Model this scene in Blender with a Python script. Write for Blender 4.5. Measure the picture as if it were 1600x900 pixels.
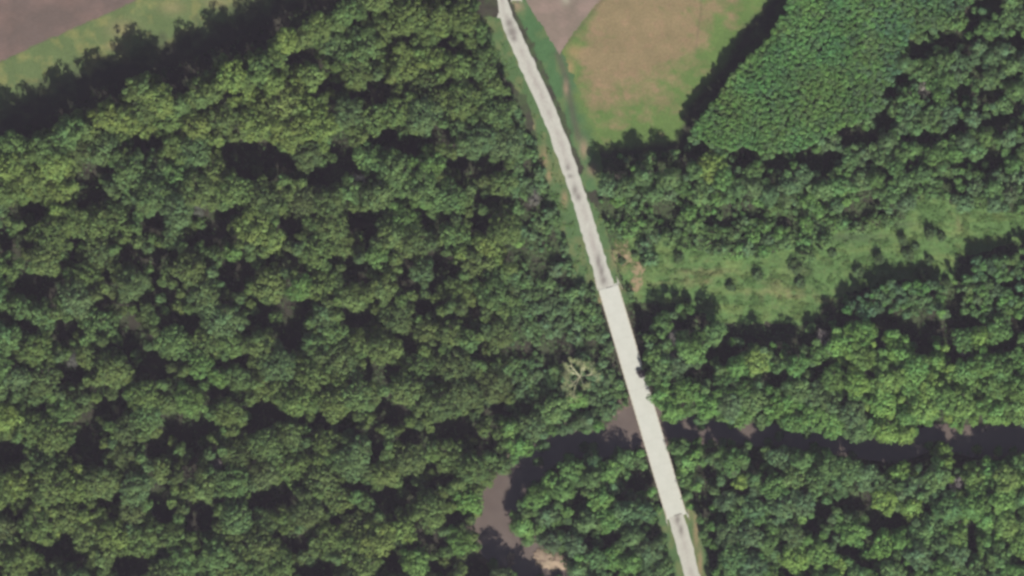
import bpy, math, random
import numpy as np
from mathutils import Vector

# ------------------------------------------------------------------ scene, camera, sky, sun
for _o in list(bpy.data.objects):
    bpy.data.objects.remove(_o)
scene = bpy.context.scene
COL = scene.collection
S = 0.25                                   # metres per photograph pixel


def W(px, py):
    return ((px - 800.0) * S, (450.0 - py) * S)


CAM_H = 2400.0
cam_data = bpy.data.cameras.new('camera')
cam = bpy.data.objects.new('camera', cam_data)
COL.objects.link(cam)
cam.location = (0, 0, CAM_H)
cam.rotation_euler = (0, 0, 0)
cam_data.sensor_width = 36.0
cam_data.lens = 36.0 * CAM_H / 400.0
cam_data.clip_start = 10.0
cam_data.clip_end = 12000.0
scene.camera = cam

SUN_EL = math.radians(45)
SHX, SHY = -0.29, 0.957                    # direction in which shadows fall (world x, y)
sun_data = bpy.data.lights.new('sun', 'SUN')
sun_data.energy = 5.0
sun_data.angle = math.radians(0.5)
sun_data.color = (1.0, 0.955, 0.885)
sun = bpy.data.objects.new('sun', sun_data)
COL.objects.link(sun)
_d = Vector((SHX * math.cos(SUN_EL), SHY * math.cos(SUN_EL), -math.sin(SUN_EL)))
sun.rotation_euler = _d.to_track_quat('-Z', 'Y').to_euler()
sun.location = (0, 0, 300)

world = bpy.data.worlds.new('World')
scene.world = world
world.use_nodes = True
wn = world.node_tree
bg = wn.nodes['Background']
sky = wn.nodes.new('ShaderNodeTexSky')
sky.sky_type = 'NISHITA'
sky.sun_disc = False
sky.sun_elevation = SUN_EL
sky.sun_rotation = math.atan2(-SHX, -SHY)
wn.links.new(sky.outputs[0], bg.inputs[0])
bg.inputs[1].default_value = 0.05

scene.view_settings.view_transform = 'Standard'
scene.view_settings.look = 'None'
scene.view_settings.exposure = 0.22
scene.view_settings.gamma = 1.0
scene.render.engine = 'CYCLES'
scene.cycles.max_bounces = 5
scene.cycles.diffuse_bounces = 2
scene.cycles.glossy_bounces = 2
scene.cycles.volume_bounces = 0
scene.cycles.use_denoising = True
scene.cycles.filter_width = 3.0
scene.cycles.use_adaptive_sampling = False

RNG = np.random.default_rng(7)
random.seed(7)

# ------------------------------------------------------------------ helpers


def new_mat(name, rough=0.9):
    m = bpy.data.materials.new(name)
    m.use_nodes = True
    nt = m.node_tree
    b = nt.nodes['Principled BSDF']
    b.inputs['Roughness'].default_value = rough
    b.inputs['Specular IOR Level'].default_value = 0.2
    return m, nt, b


def noise(nt, scale, detail=5, rough=0.6, coord='Object', stretch=None):
    tc = nt.nodes.new('ShaderNodeTexCoord')
    n = nt.nodes.new('ShaderNodeTexNoise')
    n.inputs['Scale'].default_value = scale
    n.inputs['Detail'].default_value = detail
    n.inputs['Roughness'].default_value = rough
    if stretch:
        mp = nt.nodes.new('ShaderNodeMapping')
        mp.inputs['Scale'].default_value = stretch[:3]
        mp.inputs['Rotation'].default_value = (0, 0, stretch[3])
        nt.links.new(tc.outputs[coord], mp.inputs['Vector'])
        nt.links.new(mp.outputs[0], n.inputs['Vector'])
    else:
        nt.links.new(tc.outputs[coord], n.inputs['Vector'])
    return n.outputs['Fac']


def ramp(nt, fac, stops):
    r = nt.nodes.new('ShaderNodeValToRGB')
    el = r.color_ramp.elements
    while len(el) < len(stops):
        el.new(0.5)
    for e, (p, c) in zip(el, stops):
        e.position = p
        e.color = (c[0], c[1], c[2], 1)
    nt.links.new(fac, r.inputs[0])
    return r.outputs[0]


def mixc(nt, fac, a, b, mode='MIX'):
    m = nt.nodes.new('ShaderNodeMix')
    m.data_type = 'RGBA'
    m.blend_type = mode
    for sock, v in ((m.inputs[0], fac), (m.inputs[6], a), (m.inputs[7], b)):
        if isinstance(v, (int, float)):
            sock.default_value = v
        elif isinstance(v, tuple):
            sock.default_value = (v[0], v[1], v[2], 1)
        else:
            nt.links.new(v, sock)
    return m.outputs[2]


def bump(nt, b, h, strength=0.5, dist=0.3):
    n = nt.nodes.new('ShaderNodeBump')
    n.inputs['Strength'].default_value = strength
    n.inputs['Distance'].default_value = dist
    nt.links.new(h, n.inputs['Height'])
    nt.links.new(n.outputs[0], b.inputs['Normal'])


def mesh_np(name, V, F, mat=None, smooth=False, tint=None):
    """V (n,3) array, F (m,k) index array -> mesh; tint (n,3) per vertex"""
    me = bpy.data.meshes.new(name)
    V = np.asarray(V, dtype=np.float32)
    F = np.asarray(F, dtype=np.int32)
    k = F.shape[1]
    me.vertices.add(len(V))
    me.vertices.foreach_set('co', V.ravel())
    me.loops.add(F.size)
    me.loops.foreach_set('vertex_index', F.ravel())
    me.polygons.add(len(F))
    me.polygons.foreach_set('loop_start', np.arange(0, F.size, k, dtype=np.int32))
    me.update(calc_edges=True)
    me.polygons.foreach_set('use_smooth', np.full(len(F), bool(smooth)))
    if tint is not None:
        a = me.color_attributes.new('tint', 'FLOAT_COLOR', 'POINT')
        c = np.ones((len(V), 4), dtype=np.float32)
        c[:, :3] = tint
        a.data.foreach_set('color', c.ravel())
    if mat:
        me.materials.append(mat)
    me.validate()
    return me


def link(name, me, parent=None, label=None, cat=None, group=None, kind=None, loc=None):
    o = bpy.data.objects.new(name, me)
    COL.objects.link(o)
    if parent:
        o.parent = parent
    if loc is not None:
        o.location = loc
    for k, v in (('label', label), ('category', cat), ('group', group), ('kind', kind)):
        if v:
            o[k] = v
    return o


class MB:
    """collects mixed quads"""

    def __init__(self):
        self.v, self.f = [], []

    def box(self, c, size, rot=0.0, taper=1.0):
        cx, cy, cz = c
        sx, sy, sz = size[0] / 2, size[1] / 2, size[2] / 2
        n = len(self.v)
        co, si = math.cos(rot), math.sin(rot)
        for z, t in ((-sz, 1.0), (sz, taper)):
            for x, y in ((-sx, -sy), (sx, -sy), (sx, sy), (-sx, sy)):
                x *= t
                y *= t
                self.v.append((cx + x * co - y * si, cy + x * si + y * co, cz + z))
        for q in ((0, 3, 2, 1), (4, 5, 6, 7), (0, 1, 5, 4), (1, 2, 6, 5), (2, 3, 7, 6), (3, 0, 4, 7)):
            self.f.append([n + i for i in q])

    def tube(self, p0, p1, r0, r1, seg=5):
        p0, p1 = Vector(p0), Vector(p1)
        d = (p1 - p0)
        if d.length < 1e-6:
            return
        d.normalize()
        a = d.orthogonal().normalized()
        b = d.cross(a)
        n = len(self.v)
        for p, r in ((p0, r0), (p1, r1)):
            for i in range(seg):
                t = 2 * math.pi * i / seg
                self.v.append(tuple(p + a * (r * math.cos(t)) + b * (r * math.sin(t))))
        for i in range(seg):
            j = (i + 1) % seg
            self.f.append([n + i, n + j, n + seg + j, n + seg + i])

    def mesh(self, name, mat, smooth=False):
        return mesh_np(name, self.v, self.f, mat, smooth)


def vnoise(x, y, seed=0):
    """smooth value noise, vectorised"""
    x = np.asarray(x, dtype=float)
    y = np.asarray(y, dtype=float)
    xi, yi = np.floor(x).astype(np.int64), np.floor(y).astype(np.int64)
    fx, fy = x - xi, y - yi
    fx = fx * fx * (3 - 2 * fx)
    fy = fy * fy * (3 - 2 * fy)

    def h(a, b):
        n = (a * 374761393 + b * 668265263 + seed * 974711) & 0xffffffff
        n = ((n ^ (n >> 13)) * 1274126177) & 0xffffffff
        return ((n ^ (n >> 16)) & 0xffff) / 65535.0
    return (h(xi, yi) * (1 - fx) + h(xi + 1, yi) * fx) * (1 - fy) + (h(xi, yi + 1) * (1 - fx) + h(xi + 1, yi + 1) * fx) * fy


def fbm(x, y, seed=0, oct=4):
    s, a, t = 0, 1.0, 0
    for i in range(oct):
        s = s + a * vnoise(x * 2 ** i, y * 2 ** i, seed + i)
        t += a
        a *= 0.55
    return s / t


def inpoly(px, py, poly):
    px = np.asarray(px, dtype=float)
    py = np.asarray(py, dtype=float)
    r = np.zeros(px.shape, dtype=bool)
    n = len(poly)
    for i in range(n):
        x0, y0 = poly[i]
        x1, y1 = poly[(i + 1) % n]
        if y0 == y1:
            continue
        c = ((y0 > py) != (y1 > py)) & (px < (x1 - x0) * (py - y0) / (y1 - y0) + x0)
        r ^= c
    return r


def polydist(px, py, line):
    """distance to polyline, and interpolated 3rd value"""
    px = np.asarray(px, dtype=float)
    py = np.asarray(py, dtype=float)
    best = np.full(px.shape, 1e9)
    val = np.zeros(px.shape)
    for a, b in zip(line[:-1], line[1:]):
        dx, dy = b[0] - a[0], b[1] - a[1]
        t = np.clip(((px - a[0]) * dx + (py - a[1]) * dy) / (dx * dx + dy * dy), 0, 1)
        d = np.hypot(px - a[0] - t * dx, py - a[1] - t * dy)
        m = d < best
        best = np.where(m, d, best)
        if len(a) > 2:
            val = np.where(m, a[2] + t * (b[2] - a[2]), val)
    return best, val


# ------------------------------------------------------------------ layout, in photograph pixels
ROAD_N = [(748, -140, 8), (770, -60, 8), (785, 0, 8), (791, 27, 10), (805.5, 60, 12), (819, 90, 12), (832, 120, 12), (846.5, 150, 12),
          (859, 180, 12), (871, 210, 12), (881.5, 240, 12), (892, 270, 12), (902, 300, 12), (911.5, 330, 12), (920, 360, 12),
          (937, 415, 12.3), (947.5, 450, 12.5)]
ROAD_S = [(1054, 800, 12.2), (1066, 840, 12.2), (1074, 870, 12.2), (1081, 900, 12.2), (1094, 950, 12.2), (1116, 1040, 12.2)]
BR0, BR1 = (950.5, 449), (1056.5, 805)
RIVER = [(1760, 690, 22), (1600, 690, 21), (1540, 692, 20), (1460, 682, 15), (1400, 706, 15), (1340, 697, 14), (1280, 688, 14), (1200, 680, 14),
         (1130, 675, 15), (1065, 670, 18), (1030, 668, 26), (992, 668, 26), (945, 692, 18), (890, 692, 17), (855, 706, 18),
         (815, 738, 22), (784, 775, 27), (771, 812, 29), (780, 846, 30), (812, 872, 28), (852, 894, 26), (880, 925, 26), (900, 990, 26)]
HAY = [(905, -60), (905, 20), (876, 85), (896, 150), (916, 236), (945, 246), (1000, 240), (1066, 232), (1085, 175), (1148, 98), (1172, 52), (1232, -12), (1268, -60)]
BARE_N = [(780, -80), (822, 0), (850, 45), (874, 86), (888, 62), (945, -10), (990, -80)]
VERGE_E = [(770, -80), (792, -10), (830, 60), (880, 180), (912, 262), (900, 280), (925, 300), (950, 300), (930, 200), (880, 85), (825, -10), (795, -80)]
BARE_W = [(-140, -140), (330, -140), (210, 2), (150, 28), (60, 68), (-2, 97), (-140, 170)]
VERGE_W = [(-140, 140), (0, 85), (130, 25), (200, -5), (290, -140), (700, -140), (600, -60), (370, 60), (300, 90), (235, 112), (150, 138), (105, 165), (50, 190), (0, 215), (-140, 280)]
MEADOW = [(955, 372), (990, 368), (1030, 372), (1080, 388), (1150, 402), (1210, 395), (1260, 372), (1320, 360), (1385, 350), (1420, 330), (1445, 300), (1490, 318),
          (1560, 330), (1700, 325), (1700, 370), (1600, 378), (1500, 400), (1490, 440), (1400, 440), (1330, 455), (1285, 480), (1268, 505), (1210, 506),
          (1130, 504), (1060, 474), (1000, 470), (972, 440)]
THICKET = [(1235, -70), (1560, -70), (1505, 25), (1412, 60), (1400, 120), (1375, 170), (1310, 205), (1250, 232), (1180, 242), (1110, 228), (1078, 208),
           (1095, 185), (1145, 115), (1200, 62), (1228, 15)]
BLOCK_E = [(1482, 420), (1510, 408), (1560, 395), (1700, 372), (1700, 500), (1590, 500), (1510, 500), (1490, 470)]
BLOCK_M = [(1310, 480), (1350, 455), (1420, 435), (1475, 440), (1480, 455), (1465, 480), (1440, 490), (1410, 505), (1310, 492)]

# dark openings between the crowns: x, y, rx, ry
GAPS = [
    (230, 220, 30, 12), (395, 245, 48, 27), (440, 255, 25, 20), (150, 270, 28, 18), (20, 265, 14, 11), (475, 92, 30, 17), (520, 135, 20, 14), (590, 145, 27, 19),
    (535, 250, 18, 33), (500, 275, 25, 13), (612, 222, 25, 12), (680, 215, 28, 12), (645, 235, 18, 10), (735, 262, 42, 14), (700, 70, 14, 11),
    (45, 328, 35, 15), (147, 312, 33, 14), (22, 380, 22, 15), (118, 390, 12, 24), (245, 350, 14, 17), (330, 365, 32, 18), (352, 335, 18, 18), (235, 400, 44, 13),
    (60, 447, 46, 20), (185, 475, 34, 13), (208, 515, 27, 30), (243, 445, 8, 28), (372, 428, 25, 24), (305, 502, 40, 14), (108, 520, 19, 21), (240, 572, 24, 27),
    (113, 582, 18, 18), (385, 512, 15, 12), (40, 508, 14, 10), (270, 467, 12, 9), (172, 430, 14, 8), (375, 563, 14, 9),
    (568, 350, 23, 19), (440, 410, 30, 9), (457, 350, 13, 16), (680, 347, 20, 12), (765, 312, 23, 11), (748, 350, 15, 11), (690, 410, 31, 19),
    (640, 430, 27, 22), (665, 447, 25, 10), (560, 430, 24, 10), (465, 480, 30, 20), (457, 515, 22, 26), (410, 490, 12, 17), (565, 500, 22, 11), (637, 535, 16, 19),
    (600, 578, 26, 21), (757, 553, 24, 10), (740, 487, 10, 13), (660, 478, 18, 9),
    (180, 637, 30, 14), (140, 672, 21, 28), (135, 705, 34, 14), (18, 710, 22, 25), (300, 672, 42, 27), (255, 697, 22, 11), (345, 617, 18, 9), (250, 765, 19, 14),
    (257, 802, 20, 13), (318, 805, 23, 24), (178, 785, 12, 11), (32, 805, 12, 10), (103, 848, 18, 18), (75, 870, 15, 11), (52, 840, 13, 8), (207, 885, 30, 14),
    (8, 892, 12, 10), (125, 868, 15, 9), (392, 660, 8, 26), (397, 787, 8, 24), (300, 732, 13, 11),
    (420, 643, 27, 21), (490, 660, 25, 12), (535, 662, 18, 8), (578, 692, 20, 26), (617, 642, 25, 14), (645, 682, 22, 13), (715, 668, 32, 20), (773, 642, 18, 10),
    (758, 692, 20, 9), (430, 775, 31, 19), (555, 758, 20, 8), (600, 775, 34, 15), (645, 768, 18, 18), (683, 743, 17, 13), (660, 838, 25, 19), (615, 880, 19, 17),
    (690, 885, 14, 14), (750, 880, 21, 19), (460, 845, 22, 14), (500, 890, 35, 10), (527, 805, 14, 9), (705, 812, 12, 10),
    (950, 268, 36, 22), (985, 232, 18, 18), (1032, 226, 16, 14), (1060, 220, 12, 14), (1050, 260, 30, 12), (1090, 240, 24, 11), (1150, 254, 18, 8), (1165, 243, 20, 9),
    (825, 262, 8, 11), (1275, 247, 37, 16), (1215, 255, 18, 8), (1340, 212, 34, 13), (1378, 190, 17, 17), (1410, 125, 14, 10), (1390, 145, 11, 9), (1435, 78, 20, 16),
    (1485, 62, 27, 14), (1507, 77, 9, 11), (1515, 28, 12, 19), (1545, 5, 18, 10), (1500, 145, 15, 14), (1540, 150, 24, 9), (1555, 190, 21, 11), (1495, 200, 17, 11),
    (1440, 215, 38, 7), (1548, 243, 14, 14), (1515, 257, 24, 8), (1585, 65, 17, 8), (1520, 112, 9, 8), (1590, 168, 9, 8), (1480, 292, 10, 8),
    (1040, 330, 19, 19), (955, 330, 20, 11), (835, 318, 24, 9), (850, 400, 26, 11), (868, 375, 9, 20), (885, 440, 18, 6), (1135, 325, 15, 7), (1110, 345, 8, 7),
    (1175, 330, 21, 9), (1140, 345, 13, 6), (1232, 345, 18, 9), (1340, 330, 22, 15), (1355, 318, 15, 7), (1060, 400, 16, 6), (1225, 402, 20, 11), (1242, 432, 12, 11),
    (1020, 476, 32, 16), (1003, 500, 14, 15), (1080, 505, 26, 13), (1180, 512, 44, 22), (1130, 545, 33, 13), (815, 545, 20, 11), (870, 548, 26, 20), (925, 545, 12, 14),
    (956, 565, 6, 12), (1009, 568, 5, 24), (1010, 600, 8, 10), (1092, 582, 22, 8), (820, 345, 10, 7), (812, 395, 18, 7), (842, 425, 14, 9),
    (1390, 425, 30, 11), (1340, 445, 28, 12), (1298, 475, 18, 21), (1540, 388, 50, 12), (1500, 412, 16, 20), (1485, 470, 9, 24), (1280, 500, 18, 24), (1312, 500, 28, 9),
    (1385, 502, 28, 13), (1450, 512, 44, 18), (1440, 535, 15, 22), (1500, 505, 28, 9), (1490, 555, 14, 11), (1590, 510, 14, 10), (1565, 540, 24, 7), (1222, 522, 28, 23),
    (1250, 528, 19, 22), (1370, 522, 8, 12), (1300, 568, 12, 7), (1215, 590, 20, 6),
    (885, 690, 44, 12), (945, 693, 24, 20), (822, 745, 25, 28), (860, 718, 15, 17), (795, 775, 14, 16), (1065, 668, 28, 13), (1090, 680, 20, 13), (1140, 672, 34, 12),
    (1000, 750, 20, 16), (1105, 735, 14, 11), (1095, 785, 19, 19), (1115, 802, 14, 11), (1110, 860, 13, 21), (935, 838, 28, 8), (1020, 827, 14, 10), (872, 822, 22, 5),
    (900, 780, 12, 8), (850, 777, 10, 7), (1150, 757, 10, 8), (1180, 720, 10, 14),
    (1210, 672, 20, 12), (1245, 686, 20, 12), (1285, 688, 26, 11), (1320, 700, 25, 14), (1355, 705, 25, 18), (1395, 712, 28, 22), (1430, 705, 20, 18), (1450, 678, 20, 18),
    (1478, 682, 20, 18), (1505, 695, 20, 30), (1540, 682, 28, 25), (1580, 682, 28, 24), (1620, 685, 28, 24),
    (1340, 786, 27, 16), (1380, 812, 27, 15), (1330, 858, 20, 9), (1350, 845, 12, 9), (1268, 820, 8, 12), (1285, 795, 11, 9), (1360, 875, 19, 11), (1515, 852, 11, 20),
    (1520, 828, 8, 10), (1255, 880, 10, 10), (1230, 892, 15, 8),
]
GA = np.array(GAPS, dtype=float)

# crowns set by hand: x, y, r, (tone)   tones further down
OLIVE, YELLOW, DARK, BRIGHT, BLUEG, GREY, LIME, MID = range(8)
HAND = [
    # edge of the west wood, whose shadows lobe out over the verge
    (67, 235, 25, MID, 24), (117, 205, 24, MID, 25), (170, 184, 25, YELLOW, 26), (253, 158, 27, YELLOW, 25), (203, 190, 24, YELLOW, 23),
    (318, 148, 25, OLIVE, 27), (365, 122, 26, YELLOW, 27), (410, 112, 24, MID, 26), (452, 66, 22, YELLOW, 25), (500, 44, 24, OLIVE, 26), (545, 22, 24, MID, 25),
    (20, 262, 24, YELLOW, 24), (-20, 268, 24, MID, 24), (590, 0, 24, OLIVE, 24), (640, 25, 30, OLIVE, 23), (690, 22, 26, OLIVE, 21),
    (55, 280, 28, YELLOW, 22), (18, 300, 24, OLIVE, 22), (205, 240, 0, 0, 0),
    (440, 165, 36, YELLOW, 23), (490, 120, 20, YELLOW, 23), (400, 195, 30, YELLOW, 23), (455, 205, 30, YELLOW, 23), (350, 190, 26, OLIVE, 22), (310, 200, 26, YELLOW, 21),
    (400, 355, 34, YELLOW, 22), (365, 395, 14, BRIGHT, 18), (430, 375, 18, YELLOW, 20), (318, 570, 24, BRIGHT, 22), (345, 590, 16, BRIGHT, 20), (28, 590, 24, BLUEG, 20),
    (12, 650, 26, YELLOW, 22), (340, 330, 0, 0, 0), (590, 838, 34, YELLOW, 21), (632, 825, 20, YELLOW, 21), (575, 785, 16, OLIVE, 16), (650, 875, 24, BRIGHT, 22),
    (600, 448, 24, OLIVE, 22), (602, 545, 30, OLIVE, 22), (590, 400, 20, BRIGHT, 20), (660, 425, 22, BLUEG, 15), (745, 410, 30, OLIVE, 17), (722, 395, 12, YELLOW, 16),
    (710, 570, 30, DARK, 22), (700, 520, 24, OLIVE, 20), (480, 590, 34, OLIVE, 20), (470, 450, 22, BRIGHT, 22), (340, 500, 30, BLUEG, 22), (360, 500, 26, BLUEG, 22),
    (560, 700, 26, BLUEG, 23), (550, 722, 28, BLUEG, 22), (180, 580, 30, OLIVE, 22), (60, 545, 28, OLIVE, 20), (230, 620, 28, OLIVE, 23), (80, 760, 34, OLIVE, 23),
    (60, 820, 30, OLIVE, 21), (215, 760, 28, BLUEG, 22), (235, 650, 26, MID, 22), (300, 625, 26, BRIGHT, 22), (730, 780, 26, BRIGHT, 14), (720, 845, 24, BRIGHT, 18),
    (92, 228, 19, MID, 21), (142, 205, 19, OLIVE, 21), (190, 178, 17, OLIVE, 21), (226, 176, 18, OLIVE, 22), (286, 166, 18, MID, 22), (340, 142, 18, OLIVE, 22),
    (388, 128, 18, OLIVE, 23), (432, 92, 18, OLIVE, 23), (476, 62, 18, OLIVE, 23), (522, 38, 18, OLIVE, 22), (42, 252, 19, OLIVE, 21), (-2, 270, 18, OLIVE, 21), (430, 130, 20, YELLOW, 24),
    # north of the river and west of the bridge
    (905, 608, 0, 0, 0), (903, 624, 16, YELLOW, 8), (920, 655, 16, BLUEG, 10), (865, 640, 24, MID, 14), (830, 665, 22, MID, 14), 
    # thicket edge and field corner
    (1004, 274, 18, MID, 17.5), (1046, 280, 17, MID, 18), (1083, 268, 13, MID, 15), (1103, 262, 22, LIME, 12), (1125, 255, 12, LIME, 11), (948, 292, 17, BLUEG, 16), (975, 294, 18, MID, 17),
    (965, 312, 12, BRIGHT, 9), (1020, 300, 18, MID, 12),
    # right of the bridge, leaning over the deck
    (1020, 555, 15, BRIGHT, 15), (1020, 590, 14, MID, 14), (1035, 620, 21, BRIGHT, 15), (1050, 640, 20, BRIGHT, 15), (1040, 540, 12, MID, 13), (1072, 720, 20, BRIGHT, 12),
    (1072, 750, 16, OLIVE, 10),
    (1182, 562, 22, LIME, 15), (1150, 575, 20, BRIGHT, 14), (1312, 535, 24, YELLOW, 15), (1345, 520, 22, BRIGHT, 15), (1400, 545, 26, YELLOW, 15), (1345, 560, 24, YELLOW, 15),
    (1555, 515, 20, BRIGHT, 15), (1380, 672, 22, LIME, 17), (1412, 675, 18, LIME, 16), (1300, 662, 22, BRIGHT, 16), (1272, 650, 22, BRIGHT, 16), (1440, 635, 24, YELLOW, 17),
    (1500, 630, 24, YELLOW, 17), (1545, 640, 24, BRIGHT, 17), (1590, 640, 24, YELLOW, 17), (1470, 705, 16, LIME, 11), (1478, 722, 10, LIME, 10), (1405, 740, 18, LIME, 13),
    (1380, 780, 22, LIME, 15), (1420, 790, 20, LIME, 15), (1330, 830, 22, BRIGHT, 14), (1395, 740, 14, YELLOW, 13), (1240, 745, 26, OLIVE, 15), (1240, 870, 26, YELLOW, 16),
    (1490, 835, 22, BRIGHT, 16), (1375, 850, 20, YELLOW, 15), (1310, 880, 14, LIME, 14), (1155, 752, 12, LIME, 13),
    (840, 775, 22, BRIGHT, 14), (890, 735, 20, BRIGHT, 15), (860, 748, 14, BRIGHT, 14), (950, 735, 20, BRIGHT, 12), (925, 745, 18, MID, 14),
]
HAND = [h for h in HAND if h[2] > 0]
# meadow bushes
BUSHES = [(1453, 364, 9, 5.5), (1471, 371, 7, 4.5), (1410, 375, 8, 5), (1419, 398, 10, 5.5), (1372, 404, 9, 5.5), (1341, 425, 9, 5), (1452, 408, 7, 4), (1440, 426, 9, 5),
          (1478, 442, 8, 4.5), (1184, 430, 9, 4.5), (1142, 449, 7, 4), (1243, 415, 12, 4), (1060, 402, 8, 4), (1075, 470, 6, 3.5), (1092, 472, 5, 3), (972, 408, 6, 3), (992, 398, 5, 3),
          (1005, 412, 5, 3.5), (1250, 442, 9, 3.5), (1430, 385, 6, 3), (1300, 395, 7, 3), (1100, 378, 8, 3.5), (1160, 392, 7, 3), (1275, 372, 6, 3)]

# ------------------------------------------------------------------ terrain heights


def terrain(x, y):
    """x, y in world metres"""
    px, py = x / S + 800, 450 - y / S
    d, hw = polydist(px, py, RIVER)
    t = np.clip((d - hw * 0.75) / 34.0, 0, 1)
    t = t * t * (3 - 2 * t)
    h = -4.6 * (1 - t)
    d2, _ = polydist(px, py, [BR0, BR1])
    # trough of the flood plain below the bridge, closed by the two abutments
    dx, dy = BR1[0] - BR0[0], BR1[1] - BR0[1]
    L = math.hypot(dx, dy)
    u = ((px - BR0[0]) * dx + (py - BR0[1]) * dy) / L
    along = np.clip((u - 6) / 40, 0, 1) * np.clip((L - 6 - u) / 40, 0, 1)
    t2 = np.clip((d2 - 24) / 50.0, 0, 1)
    t2 = t2 * t2 * (3 - 2 * t2)
    h = np.minimum(h, -3.0 * (1 - t2) * np.minimum(1, along * 2.0))
    h = h + (fbm(x / 9, y / 9, 3) - 0.5) * 0.5 * np.clip(d2 / 60, 0, 1) * (h < -0.05)
    edge = np.maximum(np.abs(x) / 240, np.abs(y) / 160)
    return h * np.clip((1 - edge) / 0.04, 0, 1)


# ------------------------------------------------------------------ materials
def surface_mat(name, fine=6.0, amount=0.35, bump_s=0.4, rough=0.95, big=0.35, stretch=None):
    """colour comes from the mesh's own colour layer, varied by procedural grain"""
    m, nt, b = new_mat(name, rough)
    at = nt.nodes.new('ShaderNodeAttribute')
    at.attribute_name = 'tint'
    n1 = noise(nt, fine, 6, 0.7, stretch=stretch)
    n2 = noise(nt, big, 4, 0.6)
    g1 = ramp(nt, n1, [(0.3, (1 - amount,) * 3), (0.7, (1 + amount,) * 3)])
    g2 = ramp(nt, n2, [(0.3, (0.74, 0.76, 0.74)), (0.7, (0.97, 0.95, 0.95))])
    c = mixc(nt, 1.0, at.outputs['Color'], g1, 'MULTIPLY')
    c = mixc(nt, 1.0, c, g2, 'MULTIPLY')
    nt.links.new(c, b.inputs['Base Color'])
    bump(nt, b, n1, bump_s, 0.25)
    return m


M_ground = surface_mat('forest_floor', 1.2, 0.35)
M_soil = surface_mat('tilled_soil', 2.2, 0.2, 0.35, big=0.06, stretch=(0.25, 2.2, 1, math.radians(27)))
M_grass = surface_mat('mown_grass', 1.3, 0.20, 0.6, big=0.14)
M_hay = surface_mat('cut_hay_stubble', 1.1, 0.20, 0.5, big=0.12)
M_meadow = surface_mat('meadow_grass', 0.9, 0.28, 0.7, big=0.15)
M_sand = surface_mat('river_sand', 2.0, 0.2, 0.4)

# leaf material, colour from the object and the mesh layer
M_leaf = bpy.data.materials.new('leaves')
M_leaf.use_nodes = True
nt = M_leaf.node_tree
for n in list(nt.nodes):
    nt.nodes.remove(n)
out = nt.nodes.new('ShaderNodeOutputMaterial')
oi = nt.nodes.new('ShaderNodeObjectInfo')
at = nt.nodes.new('ShaderNodeAttribute')
at.attribute_name = 'tint'
lc = mixc(nt, 1.0, oi.outputs['Color'], at.outputs['Color'], 'MULTIPLY')
df = nt.nodes.new('ShaderNodeBsdfDiffuse')
tr = nt.nodes.new('ShaderNodeBsdfTranslucent')
mx = nt.nodes.new('ShaderNodeMixShader')
mx.inputs[0].default_value = 0.16
nt.links.new(lc, df.inputs[0])
nt.links.new(lc, tr.inputs[0])
nt.links.new(df.outputs[0], mx.inputs[1])
nt.links.new(tr.outputs[0], mx.inputs[2])
nt.links.new(mx.outputs[0], out.inputs[0])

M_bark, nt, b = new_mat('bark', 0.9)
nt.links.new(ramp(nt, noise(nt, 3, 5), [(0.3, (0.07, 0.055, 0.045)), (0.7, (0.16, 0.13, 0.11))]), b.inputs['Base Color'])
M_snag, nt, b = new_mat('bare_dead_wood', 0.9)
oi = nt.nodes.new('ShaderNodeObjectInfo')
nt.links.new(mixc(nt, 1.0, oi.outputs['Color'], ramp(nt, noise(nt, 2, 4), [(0.3, (0.75,) * 3), (0.7, (1.15,) * 3)]), 'MULTIPLY'), b.inputs['Base Color'])

M_conc, nt, b = new_mat('pale_concrete_deck', 0.85)
c = ramp(nt, noise(nt, 0.25, 6, 0.65), [(0.25, (0.58, 0.59, 0.515)), (0.75, (0.64, 0.645, 0.575))])
c2 = ramp(nt, noise(nt, 2.5, 5, 0.7), [(0.3, (0.80,) * 3), (0.7, (0.92,) * 3)])
nt.links.new(mixc(nt, 1.0, c, c2, 'MULTIPLY'), b.inputs['Base Color'])
M_conc2, nt, b = new_mat('weathered_concrete', 0.9)
nt.links.new(ramp(nt, noise(nt, 1.3, 6, 0.65), [(0.25, (0.38, 0.35, 0.28)), (0.75, (0.60, 0.57, 0.48))]), b.inputs['Base Color'])
M_joint, nt, b = new_mat('dark_joint_rubber', 0.8)
nt.links.new(ramp(nt, noise(nt, 3, 4), [(0.3, (0.10, 0.09, 0.08)), (0.7, (0.2, 0.18, 0.16))]), b.inputs['Base Color'])
M_steel, nt, b = new_mat('weathered_guard_rail_steel', 0.5)
b.inputs['Metallic'].default_value = 0.3
nt.links.new(ramp(nt, noise(nt, 2, 4), [(0.3, (0.42, 0.38, 0.29)), (0.7, (0.58, 0.52, 0.40))]), b.inputs['Base Color'])
M_wood, nt, b = new_mat('weathered_post_wood', 0.9)
nt.links.new(ramp(nt, noise(nt, 2, 4), [(0.3, (0.16, 0.12, 0.09)), (0.7, (0.28, 0.22, 0.17))]), b.inputs['Base Color'])

M_water, nt, b = new_mat('silty_river_water', 0.12)
b.inputs['Specular IOR Level'].default_value = 0.5
nt.links.new(ramp(nt, noise(nt, 0.12, 4, 0.5), [(0.3, (0.115, 0.090, 0.076)), (0.7, (0.150, 0.120, 0.102))]), b.inputs['Base Color'])
bump(nt, b, noise(nt, 1.6, 3, 0.5), 0.15, 0.08)

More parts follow.
